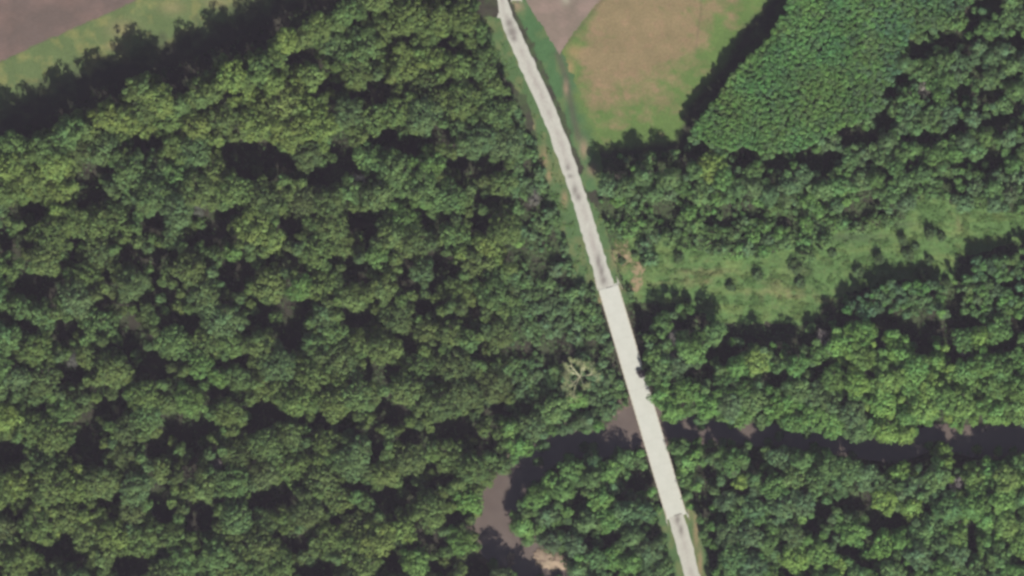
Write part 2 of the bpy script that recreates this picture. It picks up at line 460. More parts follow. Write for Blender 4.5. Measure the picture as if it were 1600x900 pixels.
# gravel road: u across, v along
M_road, nt, b = new_mat('pale_gravel', 0.95)
at = nt.nodes.new('ShaderNodeAttribute')
at.attribute_name = 'tint'
g = ramp(nt, noise(nt, 1.6, 6, 0.75), [(0.3, (0.72,) * 3), (0.7, (0.96,) * 3)])
c = mixc(nt, 1.0, at.outputs['Color'], g, 'MULTIPLY')
nt.links.new(c, b.inputs['Base Color'])
bump(nt, b, noise(nt, 5, 4, 0.7), 0.3, 0.05)

# ------------------------------------------------------------------ ground
step = 1.0
nx, ny = 481, 321
gx, gy = np.meshgrid(np.linspace(-240, 240, nx), np.linspace(-160, 160, ny))
V = np.stack([gx.ravel(), gy.ravel(), terrain(gx.ravel(), gy.ravel())], 1)
idx = np.arange(nx * ny).reshape(ny, nx)
F = np.stack([idx[:-1, :-1].ravel(), idx[:-1, 1:].ravel(), idx[1:, 1:].ravel(), idx[1:, :-1].ravel()], 1)
px, py = V[:, 0] / S + 800, 450 - V[:, 1] / S
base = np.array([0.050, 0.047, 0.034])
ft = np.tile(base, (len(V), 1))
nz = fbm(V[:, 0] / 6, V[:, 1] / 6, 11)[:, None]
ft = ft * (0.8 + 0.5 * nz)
# low green growth on the forest floor
gm = np.clip((fbm(V[:, 0] / 4, V[:, 1] / 4, 31) - 0.5) * 4 + 0.6 * (px > 800) * (py < 480), 0, 1)[:, None]
ft = ft * (1 - 0.8 * gm) + np.array([0.070, 0.110, 0.042]) * 0.8 * gm
# muddy and sandy river banks
bank = np.clip((-V[:, 2] - 1.2) / 1.5, 0, 1)[:, None] * np.clip(((px < 840) & (px > 690) & (py > 700)) | ((px > 955) & (px < 1000) & (py > 620) & (py < 710)), 0, 1)[:, None]
ft = ft * (1 - 0.6 * bank) + np.array([0.20, 0.15, 0.125]) * 0.6 * bank
# frame of flat land to the horizon
n0 = len(V)
ring = []
R0, R1 = [(-240, -160), (240, -160), (240, 160), (-240, 160)], [(-4200, -4200), (4200, -4200), (4200, 4200), (-4200, 4200)]
V = np.vstack([V, [[a, b_, 0] for a, b_ in R0 + R1]])
ft = np.vstack([ft, np.tile([0.07, 0.10, 0.045], (8, 1))])
for i in range(4):
    j = (i + 1) % 4
    ring.append([n0 + i, n0 + 4 + i, n0 + 4 + j, n0 + j])
F = np.vstack([F, ring])
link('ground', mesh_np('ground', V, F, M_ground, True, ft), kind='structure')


def sheet(name, poly, z, mat, colf, step=1.6, wob=1.5, kind='structure', relief=0.0, follow=False):
    """a flat sheet cut to the outline, px units"""
    P = np.array(poly)
    x0, y0 = P.min(0) - 3
    x1, y1 = P.max(0) + 3
    xs, ys = np.arange(x0, x1, step), np.arange(y0, y1, step)
    X, Y = np.meshgrid(xs, ys)
    cxm, cym = (X[:-1, :-1] + step / 2), (Y[:-1, :-1] + step / 2)
    wx = (fbm(cxm / 9, cym / 9, 21) - 0.5) * 2 * wob * 2
    wy = (fbm(cxm / 9, cym / 9, 41) - 0.5) * 2 * wob * 2
    keep = inpoly(cxm + wx, cym + wy, poly)
    idx = np.arange(X.size).reshape(X.shape)
    F = np.stack([idx[:-1, :-1][keep], idx[1:, :-1][keep], idx[1:, 1:][keep], idx[:-1, 1:][keep]], 1)
    used, inv = np.unique(F, return_inverse=True)
    F = inv.reshape(-1, 4)
    Xu, Yu = X.ravel()[used], Y.ravel()[used]
    jx = (vnoise(Xu * 3.3, Yu * 3.3, 5) - 0.5) * step * 0.7
    jy = (vnoise(Xu * 3.3, Yu * 3.3, 6) - 0.5) * step * 0.7
    wxw, wyw = W(Xu + jx, Yu + jy)
    zz = np.full(len(Xu), z)
    if follow:
        zz = zz + terrain(wxw, wyw)
    if relief:
        zz = zz + relief * fbm(wxw / 1.3, wyw / 1.3, 8, 3)
    V = np.stack([wxw, wyw, zz], 1)
    return link(name, mesh_np(name, V, F, mat, True, colf(Xu, Yu)), kind=kind)


def blobs(X, Y, lst):
    m = np.zeros(len(X))
    for x, y, rx, ry in lst:
        d = ((X - x) / rx) ** 2 + ((Y - y) / ry) ** 2
        m = np.maximum(m, np.exp(-d))
    return m


def lerp(a, b, m):
    return a * (1 - m[:, None]) + np.array(b) * m[:, None]


def c_soil_w(X, Y):
    n = fbm(X / 30, Y / 30, 61)
    return lerp(np.tile([0.160, 0.122, 0.105], (len(X), 1)), [0.210, 0.146, 0.124], np.clip((n - 0.4) * 3, 0, 1))


def c_verge_w(X, Y):
    c = np.tile([0.130, 0.185, 0.070], (len(X), 1))
    c = lerp(c, [0.24, 0.25, 0.09], np.clip((fbm(X / 18, Y / 18, 62) - 0.52) * 5, 0, 1) * 0.8)
    c = lerp(c, [0.28, 0.25, 0.12], blobs(X, Y, [(180, 72, 16, 8), (340, 5, 22, 9), (190, 45, 24, 16), (270, 12, 22, 10)]) * 0.7)
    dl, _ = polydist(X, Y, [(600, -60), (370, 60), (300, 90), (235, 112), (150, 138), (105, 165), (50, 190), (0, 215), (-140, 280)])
    c = lerp(c, [0.052, 0.055, 0.036], np.clip(1.25 - dl / 48 + (fbm(X / 14, Y / 14, 33) - 0.5) * 1.2, 0, 1))  # dark brush and litter at the wood edge, also deepening its shadow in colour
    d, _ = polydist(X, Y, [(-140, 170), (-2, 97), (60, 68), (150, 28), (210, 2), (330, -140)])
    return lerp(c, [0.13, 0.12, 0.08], np.clip(1 - d / 3.0, 0, 1) * 0.6)


def c_soil_n(X, Y):
    n = fbm(X / 16, Y / 16, 63)
    c = lerp(np.tile([0.250, 0.198, 0.158], (len(X), 1)), [0.305, 0.228, 0.190], np.clip((n - 0.4) * 3, 0, 1))
    return lerp(c, [0.42, 0.40, 0.30], blobs(X, Y, [(884, -2, 7, 9)]) * 0.8)


def c_hay(X, Y):
    g = np.array([0.125, 0.205, 0.056])
    tan = np.array([0.270, 0.212, 0.112])
    # green along the south and east margins, tan in the middle
    d, _ = polydist(X, Y, [(916, 232), (960, 245), (1070, 225), (1105, 175), (1165, 100), (1185, 60), (1245, -5), (1275, -60)])
    m = np.clip((d - 34) / 95.0, 0, 1)
    d2, _ = polydist(X, Y, [(905, 20), (876, 85), (896, 150), (916, 232)])
    m = np.minimum(m, np.clip((d2 - 12) / 34.0, 0.0, 1))
    m = np.clip(m * 1.45 + (fbm(X / 22, Y / 14, 64) - 0.55) * 1.8 + (fbm(X / 5, Y / 5, 164) - 0.5) * 0.7, 0, 1)
    c = g[None] * (1 - m[:, None]) + tan[None] * m[:, None]
    c = lerp(c, [0.32, 0.22, 0.13], np.clip((fbm(X / 9, Y / 9, 65) - 0.55) * 5, 0, 1) * m * 0.7)
    d3, _ = polydist(X, Y, [(1096, -40), (1095, 20), (1091, 45), (1088, 75)])
    c = lerp(c, [0.16, 0.13, 0.08], np.clip(1 - d3 / 2.2, 0, 1) * 0.55)
    d4, _ = polydist(X, Y, [(948, -12), (925, 20), (900, 50), (884, 70)])
    c = lerp(c, [0.12, 0.10, 0.065], np.clip(1 - d4 / 5.0, 0, 1) * 0.5)
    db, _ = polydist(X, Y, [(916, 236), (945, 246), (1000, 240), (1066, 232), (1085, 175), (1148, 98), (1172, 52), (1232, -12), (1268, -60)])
    c = lerp(c, [0.055, 0.06, 0.036], np.clip(1.35 - db / 13 + (fbm(X / 8, Y / 8, 35) - 0.5), 0, 1))  # fades to forest floor, darkening the shaded thicket margin in the colour itself
    return lerp(c, [0.40, 0.27, 0.14], blobs(X, Y, [(897, 80, 12, 10), (890, 105, 8, 14)]) * 0.7)


def c_verge_e(X, Y):
    c = np.tile([0.075, 0.165, 0.062], (len(X), 1))
    c = lerp(c, [0.13, 0.19, 0.07], np.clip((fbm(X / 12, Y / 18, 66) - 0.5) * 5, 0, 1) * 0.8)
    de, _ = polydist(X, Y, [(905, 150), (930, 200), (950, 300)])
    c = lerp(c, [0.125, 0.200, 0.058], np.clip(1.15 - de / 16 + (fbm(X / 6, Y / 6, 36) - 0.5), 0, 1) * (Y > 110))
    d, _ = polydist(X, Y, [(872, 85), (884, 120), (890, 150), (896, 185), (904, 215)])
    c = lerp(c, [0.10, 0.095, 0.07], np.exp(-(d / 6.0) ** 2) * 0.7)
    return lerp(c, [0.36, 0.25, 0.17], blobs(X, Y, [(912, 232, 7, 15), (884, 138, 4, 12), (925, 265, 8, 10), (806, 10, 12, 8)]) * 0.75)


def c_verge_s(X, Y):
    c = np.tile([0.090, 0.165, 0.060], (len(X), 1))
    c = lerp(c, [0.15, 0.19, 0.075], np.clip((fbm(X / 10, Y / 14, 67) - 0.5) * 5, 0, 1))
    return lerp(c, [0.36, 0.26, 0.15], blobs(X, Y, [(832, 200, 4, 16), (850, 250, 6, 18), (858, 275, 5, 10), (882, 310, 5, 12), (936, 470, 6, 8), (965, 398, 10, 18), (975, 415, 10, 10),
                                                    (1000, 420, 6, 16), (985, 450, 16, 6), (1088, 830, 5, 30), (1078, 775, 5, 20), (1094, 880, 4, 25), (930, 500, 8, 12)]) * 0.75)


def c_meadow(X, Y):
    c = np.tile([0.112, 0.208, 0.064], (len(X), 1))
    c = lerp(c, [0.190, 0.250, 0.078], np.clip((fbm(X / 26, Y / 13, 68, 6) - 0.45) * 3, 0, 1) * 0.6)
    c = lerp(c, [0.25, 0.220, 0.105], np.clip(0.62 * blobs(X, Y, [(1100, 425, 50, 8), (1080, 440, 24, 8), (1215, 455, 50, 9), (1240, 462, 40, 6), (1210, 448, 22, 14), (1290, 470, 16, 6),
                                                 (970, 398, 10, 16), (975, 420, 12, 8), (1000, 425, 7, 18), (985, 450, 20, 6), (1035, 442, 18, 4), (1500, 320, 10, 8),
                                                 (1498, 350, 6, 14), (1105, 440, 10, 6)]) * 0.8 + (fbm(X / 8, Y / 8, 69) - 0.6) * 0.8, 0, 1))
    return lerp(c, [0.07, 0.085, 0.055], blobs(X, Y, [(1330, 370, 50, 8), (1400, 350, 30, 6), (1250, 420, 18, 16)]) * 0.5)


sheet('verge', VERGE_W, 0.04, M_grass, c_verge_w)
sheet('ploughed_field', BARE_W, 0.09, M_soil, c_soil_w)
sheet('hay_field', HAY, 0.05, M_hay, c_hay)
sheet('ploughed_field', BARE_N, 0.10, M_soil, c_soil_n)
sheet('verge', VERGE_E, 0.07, M_grass, c_verge_e, wob=3.5)
left_edge = [(p[0] - (44 if p[1] < 150 else 36 + min(18, (p[1] - 200) * 0.15)) - 4 * math.sin(p[1] / 40.0), p[1]) for p in ROAD_N[3:]] + [(955, 480)]
right_edge = [(p[0] + (26 if p[1] > 300 else 5), p[1]) for p in reversed(ROAD_N[3:])]
sheet('verge', left_edge + [(995, 470)] + right_edge, 0.025, M_grass, c_verge_s, wob=3)
sheet('verge', [(1020, 795), (1035, 870), (1040, 960), (1068, 1040), (1140, 1040), (1108, 890), (1092, 800), (1070, 740), (1068, 790)], 0.025, M_grass, c_verge_s, wob=3)
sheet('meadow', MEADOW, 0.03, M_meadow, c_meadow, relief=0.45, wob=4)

def c_bare(X, Y):
    return lerp(np.tile([0.34, 0.26, 0.155], (len(X), 1)), [0.14, 0.19, 0.07], np.clip((fbm(X / 4, Y / 4, 72) - 0.42) * 4, 0, 1))


sheet('bare_earth', [(960, 378), (976, 374), (980, 390), (990, 404), (1004, 420), (1005, 442), (986, 460), (974, 456), (990, 440), (990, 424), (974, 414), (958, 404)], 0.36, M_sand,
      c_bare, relief=0.2, wob=4, step=1.2)

# ------------------------------------------------------------------ river, sand bars


def ribbon(name, line, z, mat, scale=1.0):
    V, F = [], []
    for i, p in enumerate(line):
        a = line[max(i - 1, 0)]
        b_ = line[min(i + 1, len(line) - 1)]
        dx, dy = b_[0] - a[0], b_[1] - a[1]
        L = math.hypot(dx, dy)
        nx_, ny_ = -dy / L, dx / L
        for s in (-1, 1):
            x, y = W(p[0] + nx_ * p[2] * scale * s, p[1] + ny_ * p[2] * scale * s)
            V.append((x, y, z))
        if i:
            F.append([2 * i - 2, 2 * i, 2 * i + 1, 2 * i - 1])
    return link(name, mesh_np(name, V, F, mat), kind='structure')


ribbon('river', RIVER, -3.2, M_water, 1.35)


def c_sand(X, Y):
    n = fbm(X / 6, Y / 6, 71)
    return lerp(np.tile([0.40, 0.31, 0.22], (len(X), 1)), [0.26, 0.19, 0.15], np.clip((n - 0.45) * 4, 0, 1))


def sand_bar(cx, cy, rx, ry, rot, top):
    n, m = 40, 8
    V, F = [[*W(cx, cy), top]], []
    for k in range(1, m + 1):
        for i in range(n):
            a = 2 * math.pi * i / n
            w = 1 + 0.75 * (float(fbm(math.cos(a) * 2.6 + cx, math.sin(a) * 2.6 + cy, 81)) - 0.5) * 2
            r = k / m * w
            x, y = rx * r * math.cos(a), ry * r * math.sin(a)
            x, y = x * math.cos(rot) - y * math.sin(rot), x * math.sin(rot) + y * math.cos(rot)
            wx, wy = W(cx + x, cy + y)
            V.append([wx, wy, top - 1.3 * (k / m) ** 2.2])
    for k in range(m - 1):
        for i in range(n):
            a, b_ = 1 + k * n + i, 1 + k * n + (i + 1) % n
            F.append([a, b_, b_ + n, a + n])
    for i in range(0, n, 2):
        F.append([0, 1 + i, 1 + (i + 1) % n, 1 + (i + 2) % n])
    V = np.array(V)
    me = mesh_np('sand_bar', V, F, M_sand, True, c_sand(V[:, 0] / S + 800, 450 - V[:, 1] / S))
    link('sand_bar', me, kind='structure')


sand_bar(798, 876, 8, 15, 0.15, -2.4)
sand_bar(862, 875, 31, 16, 0.2, -1.6)
sand_bar(897, 890, 13, 7, 0.3, -1.8)

# ------------------------------------------------------------------ gravel road


def road(name, line, marks):
    # resample
    pts = []
    for a, b_ in zip(line[:-1], line[1:]):
        n = max(1, int(math.hypot(b_[0] - a[0], b_[1] - a[1]) / 2.5))
        for i in range(n):
            t = i / n
            pts.append([a[k] + (b_[k] - a[k]) * t for k in range(3)])
    pts.append(list(line[-1]))
    P = np.array(pts)
    # smooth
    for _ in range(10):
        P[1:-1] = (P[:-2] + 2 * P[1:-1] + P[2:]) / 4
    T = np.gradient(P[:, :2], axis=0)
    T /= np.linalg.norm(T, axis=1)[:, None]
    N = np.stack([-T[:, 1], T[:, 0]], 1)
    us = np.array([-1.10, -1.0, -0.8, -0.6, -0.4, -0.2, 0, 0.2, 0.4, 0.6, 0.8, 1.0, 1.10])
    zs = np.array([0.0, 0.13, 0.145, 0.14, 0.15, 0.165, 0.17, 0.165, 0.15, 0.14, 0.145, 0.13, 0.0])
    V, C = [], []
    for i, p in enumerate(P):
        wob = 0.12 * (float(vnoise(p[1] / 7, 1.5, 91)) - 0.5) * 2
        for u, z in zip(us, zs):
            w = p[2] * 0.91 * (u + (wob * abs(u) if u < 0 else -wob * abs(u)))
            x, y = W(p[0] - N[i, 0] * w, p[1] - N[i, 1] * w)
            V.append((x, y, z + 0.02))
    V = np.array(V)
    X, Y = V[:, 0] / S + 800, 450 - V[:, 1] / S
    U = np.tile(us, len(P))
    pale = np.array([0.56, 0.555, 0.485])
    P[:, 2] *= 1.0
    c = np.tile(pale, (len(V), 1))
    mid = np.exp(-((U - 0.02) / 0.42) ** 2) * np.clip(0.42 + (fbm(X / 9, Y / 16, 92) - 0.45) * 1.8, 0, 0.9)
    c = lerp(c, [0.42, 0.385, 0.345], mid)
    mk = blobs(X, Y, marks)
    c = lerp(c, [0.17, 0.15, 0.135], np.clip(mk, 0, 1) * 0.75)
    m = len(us)
    n = len(P)
    idx = np.arange(n * m).reshape(n, m)
    F = np.stack([idx[:-1, :-1].ravel(), idx[:-1, 1:].ravel(), idx[1:, 1:].ravel(), idx[1:, :-1].ravel()], 1)
    link(name, mesh_np(name, V, F, M_road, True, c), kind='structure')


road('gravel_road', ROAD_N, [(796, 36, 6, 7), (800, 50, 8, 9), (803, 60, 5, 5), (887, 262, 3, 5), (891, 275, 4, 3), (898, 297, 4, 9), (903, 308, 4, 6), (935, 408, 4, 12),
                             (940, 424, 4, 12), (943, 438, 5, 8)])
road('gravel_road', ROAD_S, [(1056, 803, 8, 2.5), (1059, 812, 4, 7), (1064, 828, 3, 9)])
# field entrance spur on the west side
sheet('gravel_track', [(777, 21), (792, 22), (795, 29), (778, 28)], 0.11, M_road, lambda X, Y: np.tile([0.55, 0.54, 0.47], (len(X), 1)), step=1.0, wob=1)

# culvert under the field entrance, at the top of the frame
cul = link('culvert', None, label='small pale concrete culvert headwall in the verge beside the road at the top edge', cat='culvert', loc=(*W(807, 1), 0))
mb = MB()
mb.box((0, 0.35, 0.35), (3.8, 0.7, 0.7))
mb.box((-2.0, 0.1, 0.25), (0.3, 1.2, 0.5))
mb.box((2.0, 0.1, 0.25), (0.3, 1.2, 0.5))
link('headwall', mb.mesh('headwall', M_conc2), cul)
mb = MB()
mb.tube((0.5, 0.2, 0.22), (0.5, -0.9, 0.2), 0.32, 0.34, 12)
link('pipe', mb.mesh('pipe', M_joint), cul)

# ------------------------------------------------------------------ bridge
bx0, by0 = W(*BR0)
bx1, by1 = W(*BR1)
BL = math.hypot(bx1 - bx0, by1 - by0)
BA = math.atan2(by1 - by0, bx1 - bx0)
bridge = link('road_bridge', None, label='long narrow pale concrete bridge carrying the gravel road over the river', cat='bridge',
              loc=((bx0 + bx1) / 2, (by0 + by1) / 2, 0))
bridge.rotation_euler = (0, 0, BA)
HWD = 4.05
nsp = 9
sl = BL / nsp
slab_me = None
for i in range(nsp):
    mb = MB()
    mb.box((0, 0, 0), (sl - 0.03, 2 * HWD, 0.32))
    if slab_me is None:
        slab_me = mb.mesh('deck_slab', M_conc)
    link('deck_slab', slab_me, bridge, loc=(-BL / 2 + sl * (i + 0.5), 0, 0.10))
mb = MB()
for s in (-2.7, -0.9, 0.9, 2.7):
    mb.box((0, s, -0.55), (BL - 0.6, 0.45, 0.96))
link('girders', mb.mesh('girders', M_conc2), bridge)
for s in (-1, 1):
    mb = MB()
    mb.box((0, s * (HWD - 0.13), 0.40), (BL, 0.24, 0.27))
    link('kerb', mb.mesh('kerb', M_conc2), bridge)
    rail = MB()
    rail.box((0, s * (HWD + 0.02), 0.95), (BL + 0.6, 0.10, 0.28))
    rail.box((0, s * (HWD + 0.02), 0.66), (BL + 0.6, 0.07, 0.12))
    r = link('railing', rail.mesh('railing', M_steel), bridge)
    pm = MB()
    pm.box((0, 0, 0), (0.16, 0.14, 0.62))
    pme = pm.mesh('post', M_steel)
    npost = 44
    for k in range(npost):
        link('post', pme, r, loc=(-BL / 2 + 1 + k * (BL - 2) / (npost - 1), s * (HWD - 0.08), 0.82))
pier_me = None
for i in range(1, nsp):
    xx = -BL / 2 + sl * i
    if pier_me is None:
        mb = MB()
        mb.box((0, 0, -1.33), (1.0, 7.6, 0.58))
        for s in (-2.6, 0, 2.6):
            mb.tube((0, s, -1.6), (0, s, -6.2), 0.38, 0.38, 10)
        pier_me = mb.mesh('pier', M_conc2)
    link('pier', pier_me, bridge, loc=(xx, 0, 0))
for e in (-1, 1):
    mb = MB()
    mb.box((e * (BL / 2 + 0.35), 0, -1.6), (0.7, 2 * HWD + 0.6, 3.3))
    for s in (-1, 1):
        mb.box((e * (BL / 2 + 1.3), s * (HWD + 0.2), -0.6), (1.6, 0.4, 1.9))
    link('abutment', mb.mesh('abutment', M_conc), bridge)
    mb = MB()
    if e < 0:
        mb.box((e * (BL / 2 - 0.10), 0.35, 0.281), (0.22, 2.8, 0.03))
    else:
        mb.box((e * (BL / 2 - 0.10), 0.7, 0.281), (0.3, 3.0, 0.03))
    link('expansion_joint', mb.mesh('expansion_joint', M_joint), bridge)


def guard_rail(p0, p1, label):
    x0, y0 = W(*p0)
    x1, y1 = W(*p1)
    L = math.hypot(x1 - x0, y1 - y0)
    t = link('guard_rail', None, label=label, cat='guard rail', group='guard rails at the bridge ends', loc=((x0 + x1) / 2, (y0 + y1) / 2, 0))
    t.rotation_euler = (0, 0, math.atan2(y1 - y0, x1 - x0))
    mb = MB()
    mb.box((0, 0.02, 0.72), (L, 0.10, 0.14))
    mb.box((0, 0.0, 0.60), (L, 0.22, 0.12))
    mb.box((0, 0.02, 0.48), (L, 0.10, 0.14))
    link('rail', mb.mesh('rail', M_steel), t)
    pm = MB()
    pm.box((0, 0, 0.35), (0.22, 0.2, 0.74))
    me = pm.mesh('post', M_wood)
    n = 4
    for k in range(n):
        link('post', me, t, loc=(-L / 2 + 0.2 + k * (L - 0.4) / (n - 1), -0.17, 0))


guard_rail((1073.5, 786), (1077, 812), 'short tan guard rail on the right of the bridge south end')
guard_rail((1039.5, 800), (1044, 822), 'short tan guard rail on the left of the bridge south end')
guard_rail((963, 432), (973, 452), 'short guard rail flaring to the right at the bridge north end')
guard_rail((929, 436), (933, 452), 'short guard rail on the left at the bridge north end')

# ------------------------------------------------------------------ crown and trunk meshes


def crown_np(R, rng, leaf=0.62, lobe=1.9, dens=1.0, flat=0.62):
    """one crown: many small leaf faces on the shells of leafy lobes; returns V, F, tint, top"""
    ph = rng.uniform(0, 6.28, 4)
    am = rng.uniform(0.05, 0.17, 4)

    def out(a):
        return 1 + am[0] * np.sin(2 * a + ph[0]) + am[1] * np.sin(3 * a + ph[1]) + am[2] * np.sin(5 * a + ph[2]) + 0.6 * am[3] * np.sin(7 * a + ph[3])
    lobe = min(lobe, R * 0.45)
    cs = []
    tries = 0
    while tries < 500:
        tries += 1
        a = rng.uniform(0, 6.28)
        rl = lobe * float(np.exp(rng.uniform(-0.75, 0.35)))
        rr = math.sqrt(rng.uniform(0, 1)) * (R * out(a) - rl * 0.7)
        x, y = rr * math.cos(a), rr * math.sin(a)
        if all((x - c[0]) ** 2 + (y - c[1]) ** 2 > (0.60 * (rl + c[3])) ** 2 for c in cs):
            d = min(1, rr / R)
            z = flat * R * math.sqrt(max(0, 1 - 0.92 * d * d)) + rng.uniform(-0.95, 0.65) * lobe
            cs.append((x, y, z, rl, 1.0))
    # lower skirt that fills the sides
    nring = max(6, int(5.5 * R / lobe))
    for i in range(nring):
        a = 6.28 * i / nring + rng.uniform(-0.2, 0.2)
        rl = lobe * rng.uniform(0.8, 1.2)
        rr = (R * out(a) - rl * 0.8) * rng.uniform(0.72, 0.95)
        cs.append((rr * math.cos(a), rr * math.sin(a), -0.25 * R + rng.uniform(-0.2, 0.1) * R, rl * 1.1, 0.6))
    for i in range(max(3, nring // 2)):
        a = rng.uniform(0, 6.28)
        rr = R * 0.5 * rng.uniform(0, 1)
        cs.append((rr * math.cos(a), rr * math.sin(a), rng.uniform(-0.3, 0.1) * R, lobe * 1.4, 0.6))
    P, Nn, T, SZ = [], [], [], []
    for x, y, z, rl, dn in cs:
        n = int(dens * dn * 2 * math.pi * rl * rl * 1.3 / (leaf * leaf) * 1.5)
        n = max(n, 14)
        v = rng.normal(size=(n, 3))
        v[:, 2] = np.abs(v[:, 2]) * 1.0 - 0.4 * rng.uniform(0, 1, n)
        v /= np.linalg.norm(v, axis=1)[:, None]
        rad = rl * (1 - 0.45 * rng.uniform(0, 1, n) ** 2) * (1 + 0.28 * np.sin(v[:, 0] * 5 + x) * np.sin(v[:, 1] * 5 + y))
        p = np.array([x, y, z]) + v * rad[:, None] * np.array([1, 1, 0.85])
        P.append(p)
        cd = p - np.array([0, 0, -0.35 * R])
        cd /= np.linalg.norm(cd, axis=1)[:, None]
        nn = v * 0.75 + cd * 0.75 + rng.normal(size=(n, 3)) * 0.32
        Nn.append(nn / np.linalg.norm(nn, axis=1)[:, None])
        lt = rng.uniform(0.78, 1.24)
        hue = rng.uniform(-0.07, 0.07)
        t = lt * rng.uniform(0.8, 1.22, n)
        T.append(np.stack([t * (1 + hue), t, t * (1 - hue)], 1))
        SZ.append(leaf * rng.uniform(0.6, 1.25, n))
    P, Nn, T, SZ = np.vstack(P), np.vstack(Nn), np.vstack(T), np.concatenate(SZ)
    return leaves(P, Nn, T, SZ, rng) + (flat * R + 0.5 * lobe,)


def leaves(P, Nn, T, SZ, rng):
    n = len(P)
    r = rng.normal(size=(n, 3))
    A = np.cross(Nn, r)
    A /= np.linalg.norm(A, axis=1)[:, None]
    B = np.cross(Nn, A)
    a = A * SZ[:, None] * 0.62
    b = B * SZ[:, None] * 0.5 * rng.uniform(0.7, 1.1, n)[:, None]
    V = np.stack([P - a, P - b * 1.0 + a * 0.1, P + a, P + b * 1.0 + a * 0.1], 1).reshape(-1, 3)
    F = np.arange(4 * n).reshape(n, 4)
    return V, F, np.repeat(T, 4, axis=0)


SIZES = [1.4, 2.2, 3.2, 4.4, 5.8, 7.4]
NVAR = [5, 6, 6, 7, 8, 6]
CROWN_NP, CROWN_ME = [], []
for si, (R, nv) in enumerate(zip(SIZES, NVAR)):
    row, rowm = [], []
    for v in range(nv):
        rng = np.random.default_rng(1000 + si * 50 + v)
        lf = 0.42 if R < 2 else (0.5 if R < 3 else 0.6)
        lb = rng.uniform(1.25, 2.1) if R > 3 else rng.uniform(0.8, 1.2)
        cv = crown_np(R, rng, leaf=lf, lobe=lb, dens=1.0, flat=rng.uniform(0.5, 0.75))
        row.append(cv)
        rowm.append(mesh_np('crown', cv[0], cv[1], M_leaf, False, cv[2]))
    CROWN_NP.append(row)
    CROWN_ME.append(rowm)


def trunk_mesh(rng, R, Ht):
    """trunk to height Ht with limbs reaching out to R"""
    mb = MB()
    r0 = 0.028 * Ht + 0.05
    x = y = 0.0
    z = 0.0
    nseg = 5
    pts = [(0, 0, -0.3)]
    for i in range(1, nseg + 1):
        x += rng.uniform(-0.25, 0.25)
        y += rng.uniform(-0.25, 0.25)
        pts.append((x, y, Ht * i / nseg))
    for i in range(nseg):
        mb.tube(pts[i], pts[i + 1], r0 * (1 - 0.75 * i / nseg), r0 * (1 - 0.75 * (i + 1) / nseg), 7)
    for k in range(9):
        a = rng.uniform(0, 6.28)
        t = rng.uniform(0.45, 0.95)
        i = min(nseg - 1, int(t * nseg))
        f = t * nseg - i
        p = Vector(pts[i]).lerp(Vector(pts[i + 1]), f)
        L = R * rng.uniform(0.5, 0.85)
        q = p + Vector((math.cos(a) * L * 0.55, math.sin(a) * L * 0.55, L * 0.35))
        e = q + Vector((math.cos(a + 0.4) * L * 0.45, math.sin(a + 0.4) * L * 0.45, L * 0.22))
        mb.tube(p, q, r0 * 0.4, r0 * 0.25, 5)
        mb.tube(q, e, r0 * 0.25, r0 * 0.08, 4)
    return mb.mesh('trunk', M_bark)


TRUNKS = []
for si, R in enumerate(SIZES):
    TRUNKS.append([trunk_mesh(np.random.default_rng(300 + si * 7 + k), R, 10.0) for k in range(3)])

# ------------------------------------------------------------------ placing trees
PAL = {
    OLIVE: (0.124, 0.186, 0.064), YELLOW: (0.182, 0.258, 0.076), DARK: (0.098, 0.145, 0.060), BRIGHT: (0.128, 0.245, 0.072),
    BLUEG: (0.108, 0.185, 0.084), GREY: (0.130, 0.135, 0.095), LIME: (0.190, 0.300, 0.080), MID: (0.112, 0.196, 0.073)}
TONE_WORD = {OLIVE: 'olive green', YELLOW: 'yellow green', DARK: 'dark green', BRIGHT: 'bright green', BLUEG: 'bluish green',
             GREY: 'greyish', LIME: 'lime green', MID: 'mid green'}


def gapdist(x, y, pad):
    """<1 inside a gap grown by pad px"""
    d = ((x - GA[:, 0]) / (GA[:, 2] + pad)) ** 2 + ((y - GA[:, 1]) / (GA[:, 3] + pad)) ** 2
    return d.min()


_rl = ROAD_N + [(BR0[0], BR0[1], 16), (BR1[0], BR1[1], 16)] + ROAD_S[1:]
SHADOW_BAND = [(-140, 200), (-140, 60), (0, 150), (60, 130), (110, 95), (150, 60), (230, 30), (300, 12), (345, -10), (350, -140), (600, -140), (560, 2), (520, 22), (480, 38), (440, 56),
               (400, 92), (350, 95), (325, 125), (290, 155), (280, 128), (240, 122), (225, 140), (190, 160), (170, 162), (140, 178), (110, 185), (65, 208), (0, 235), (-60, 245)]


def one(a):
    return np.array([a], dtype=float)


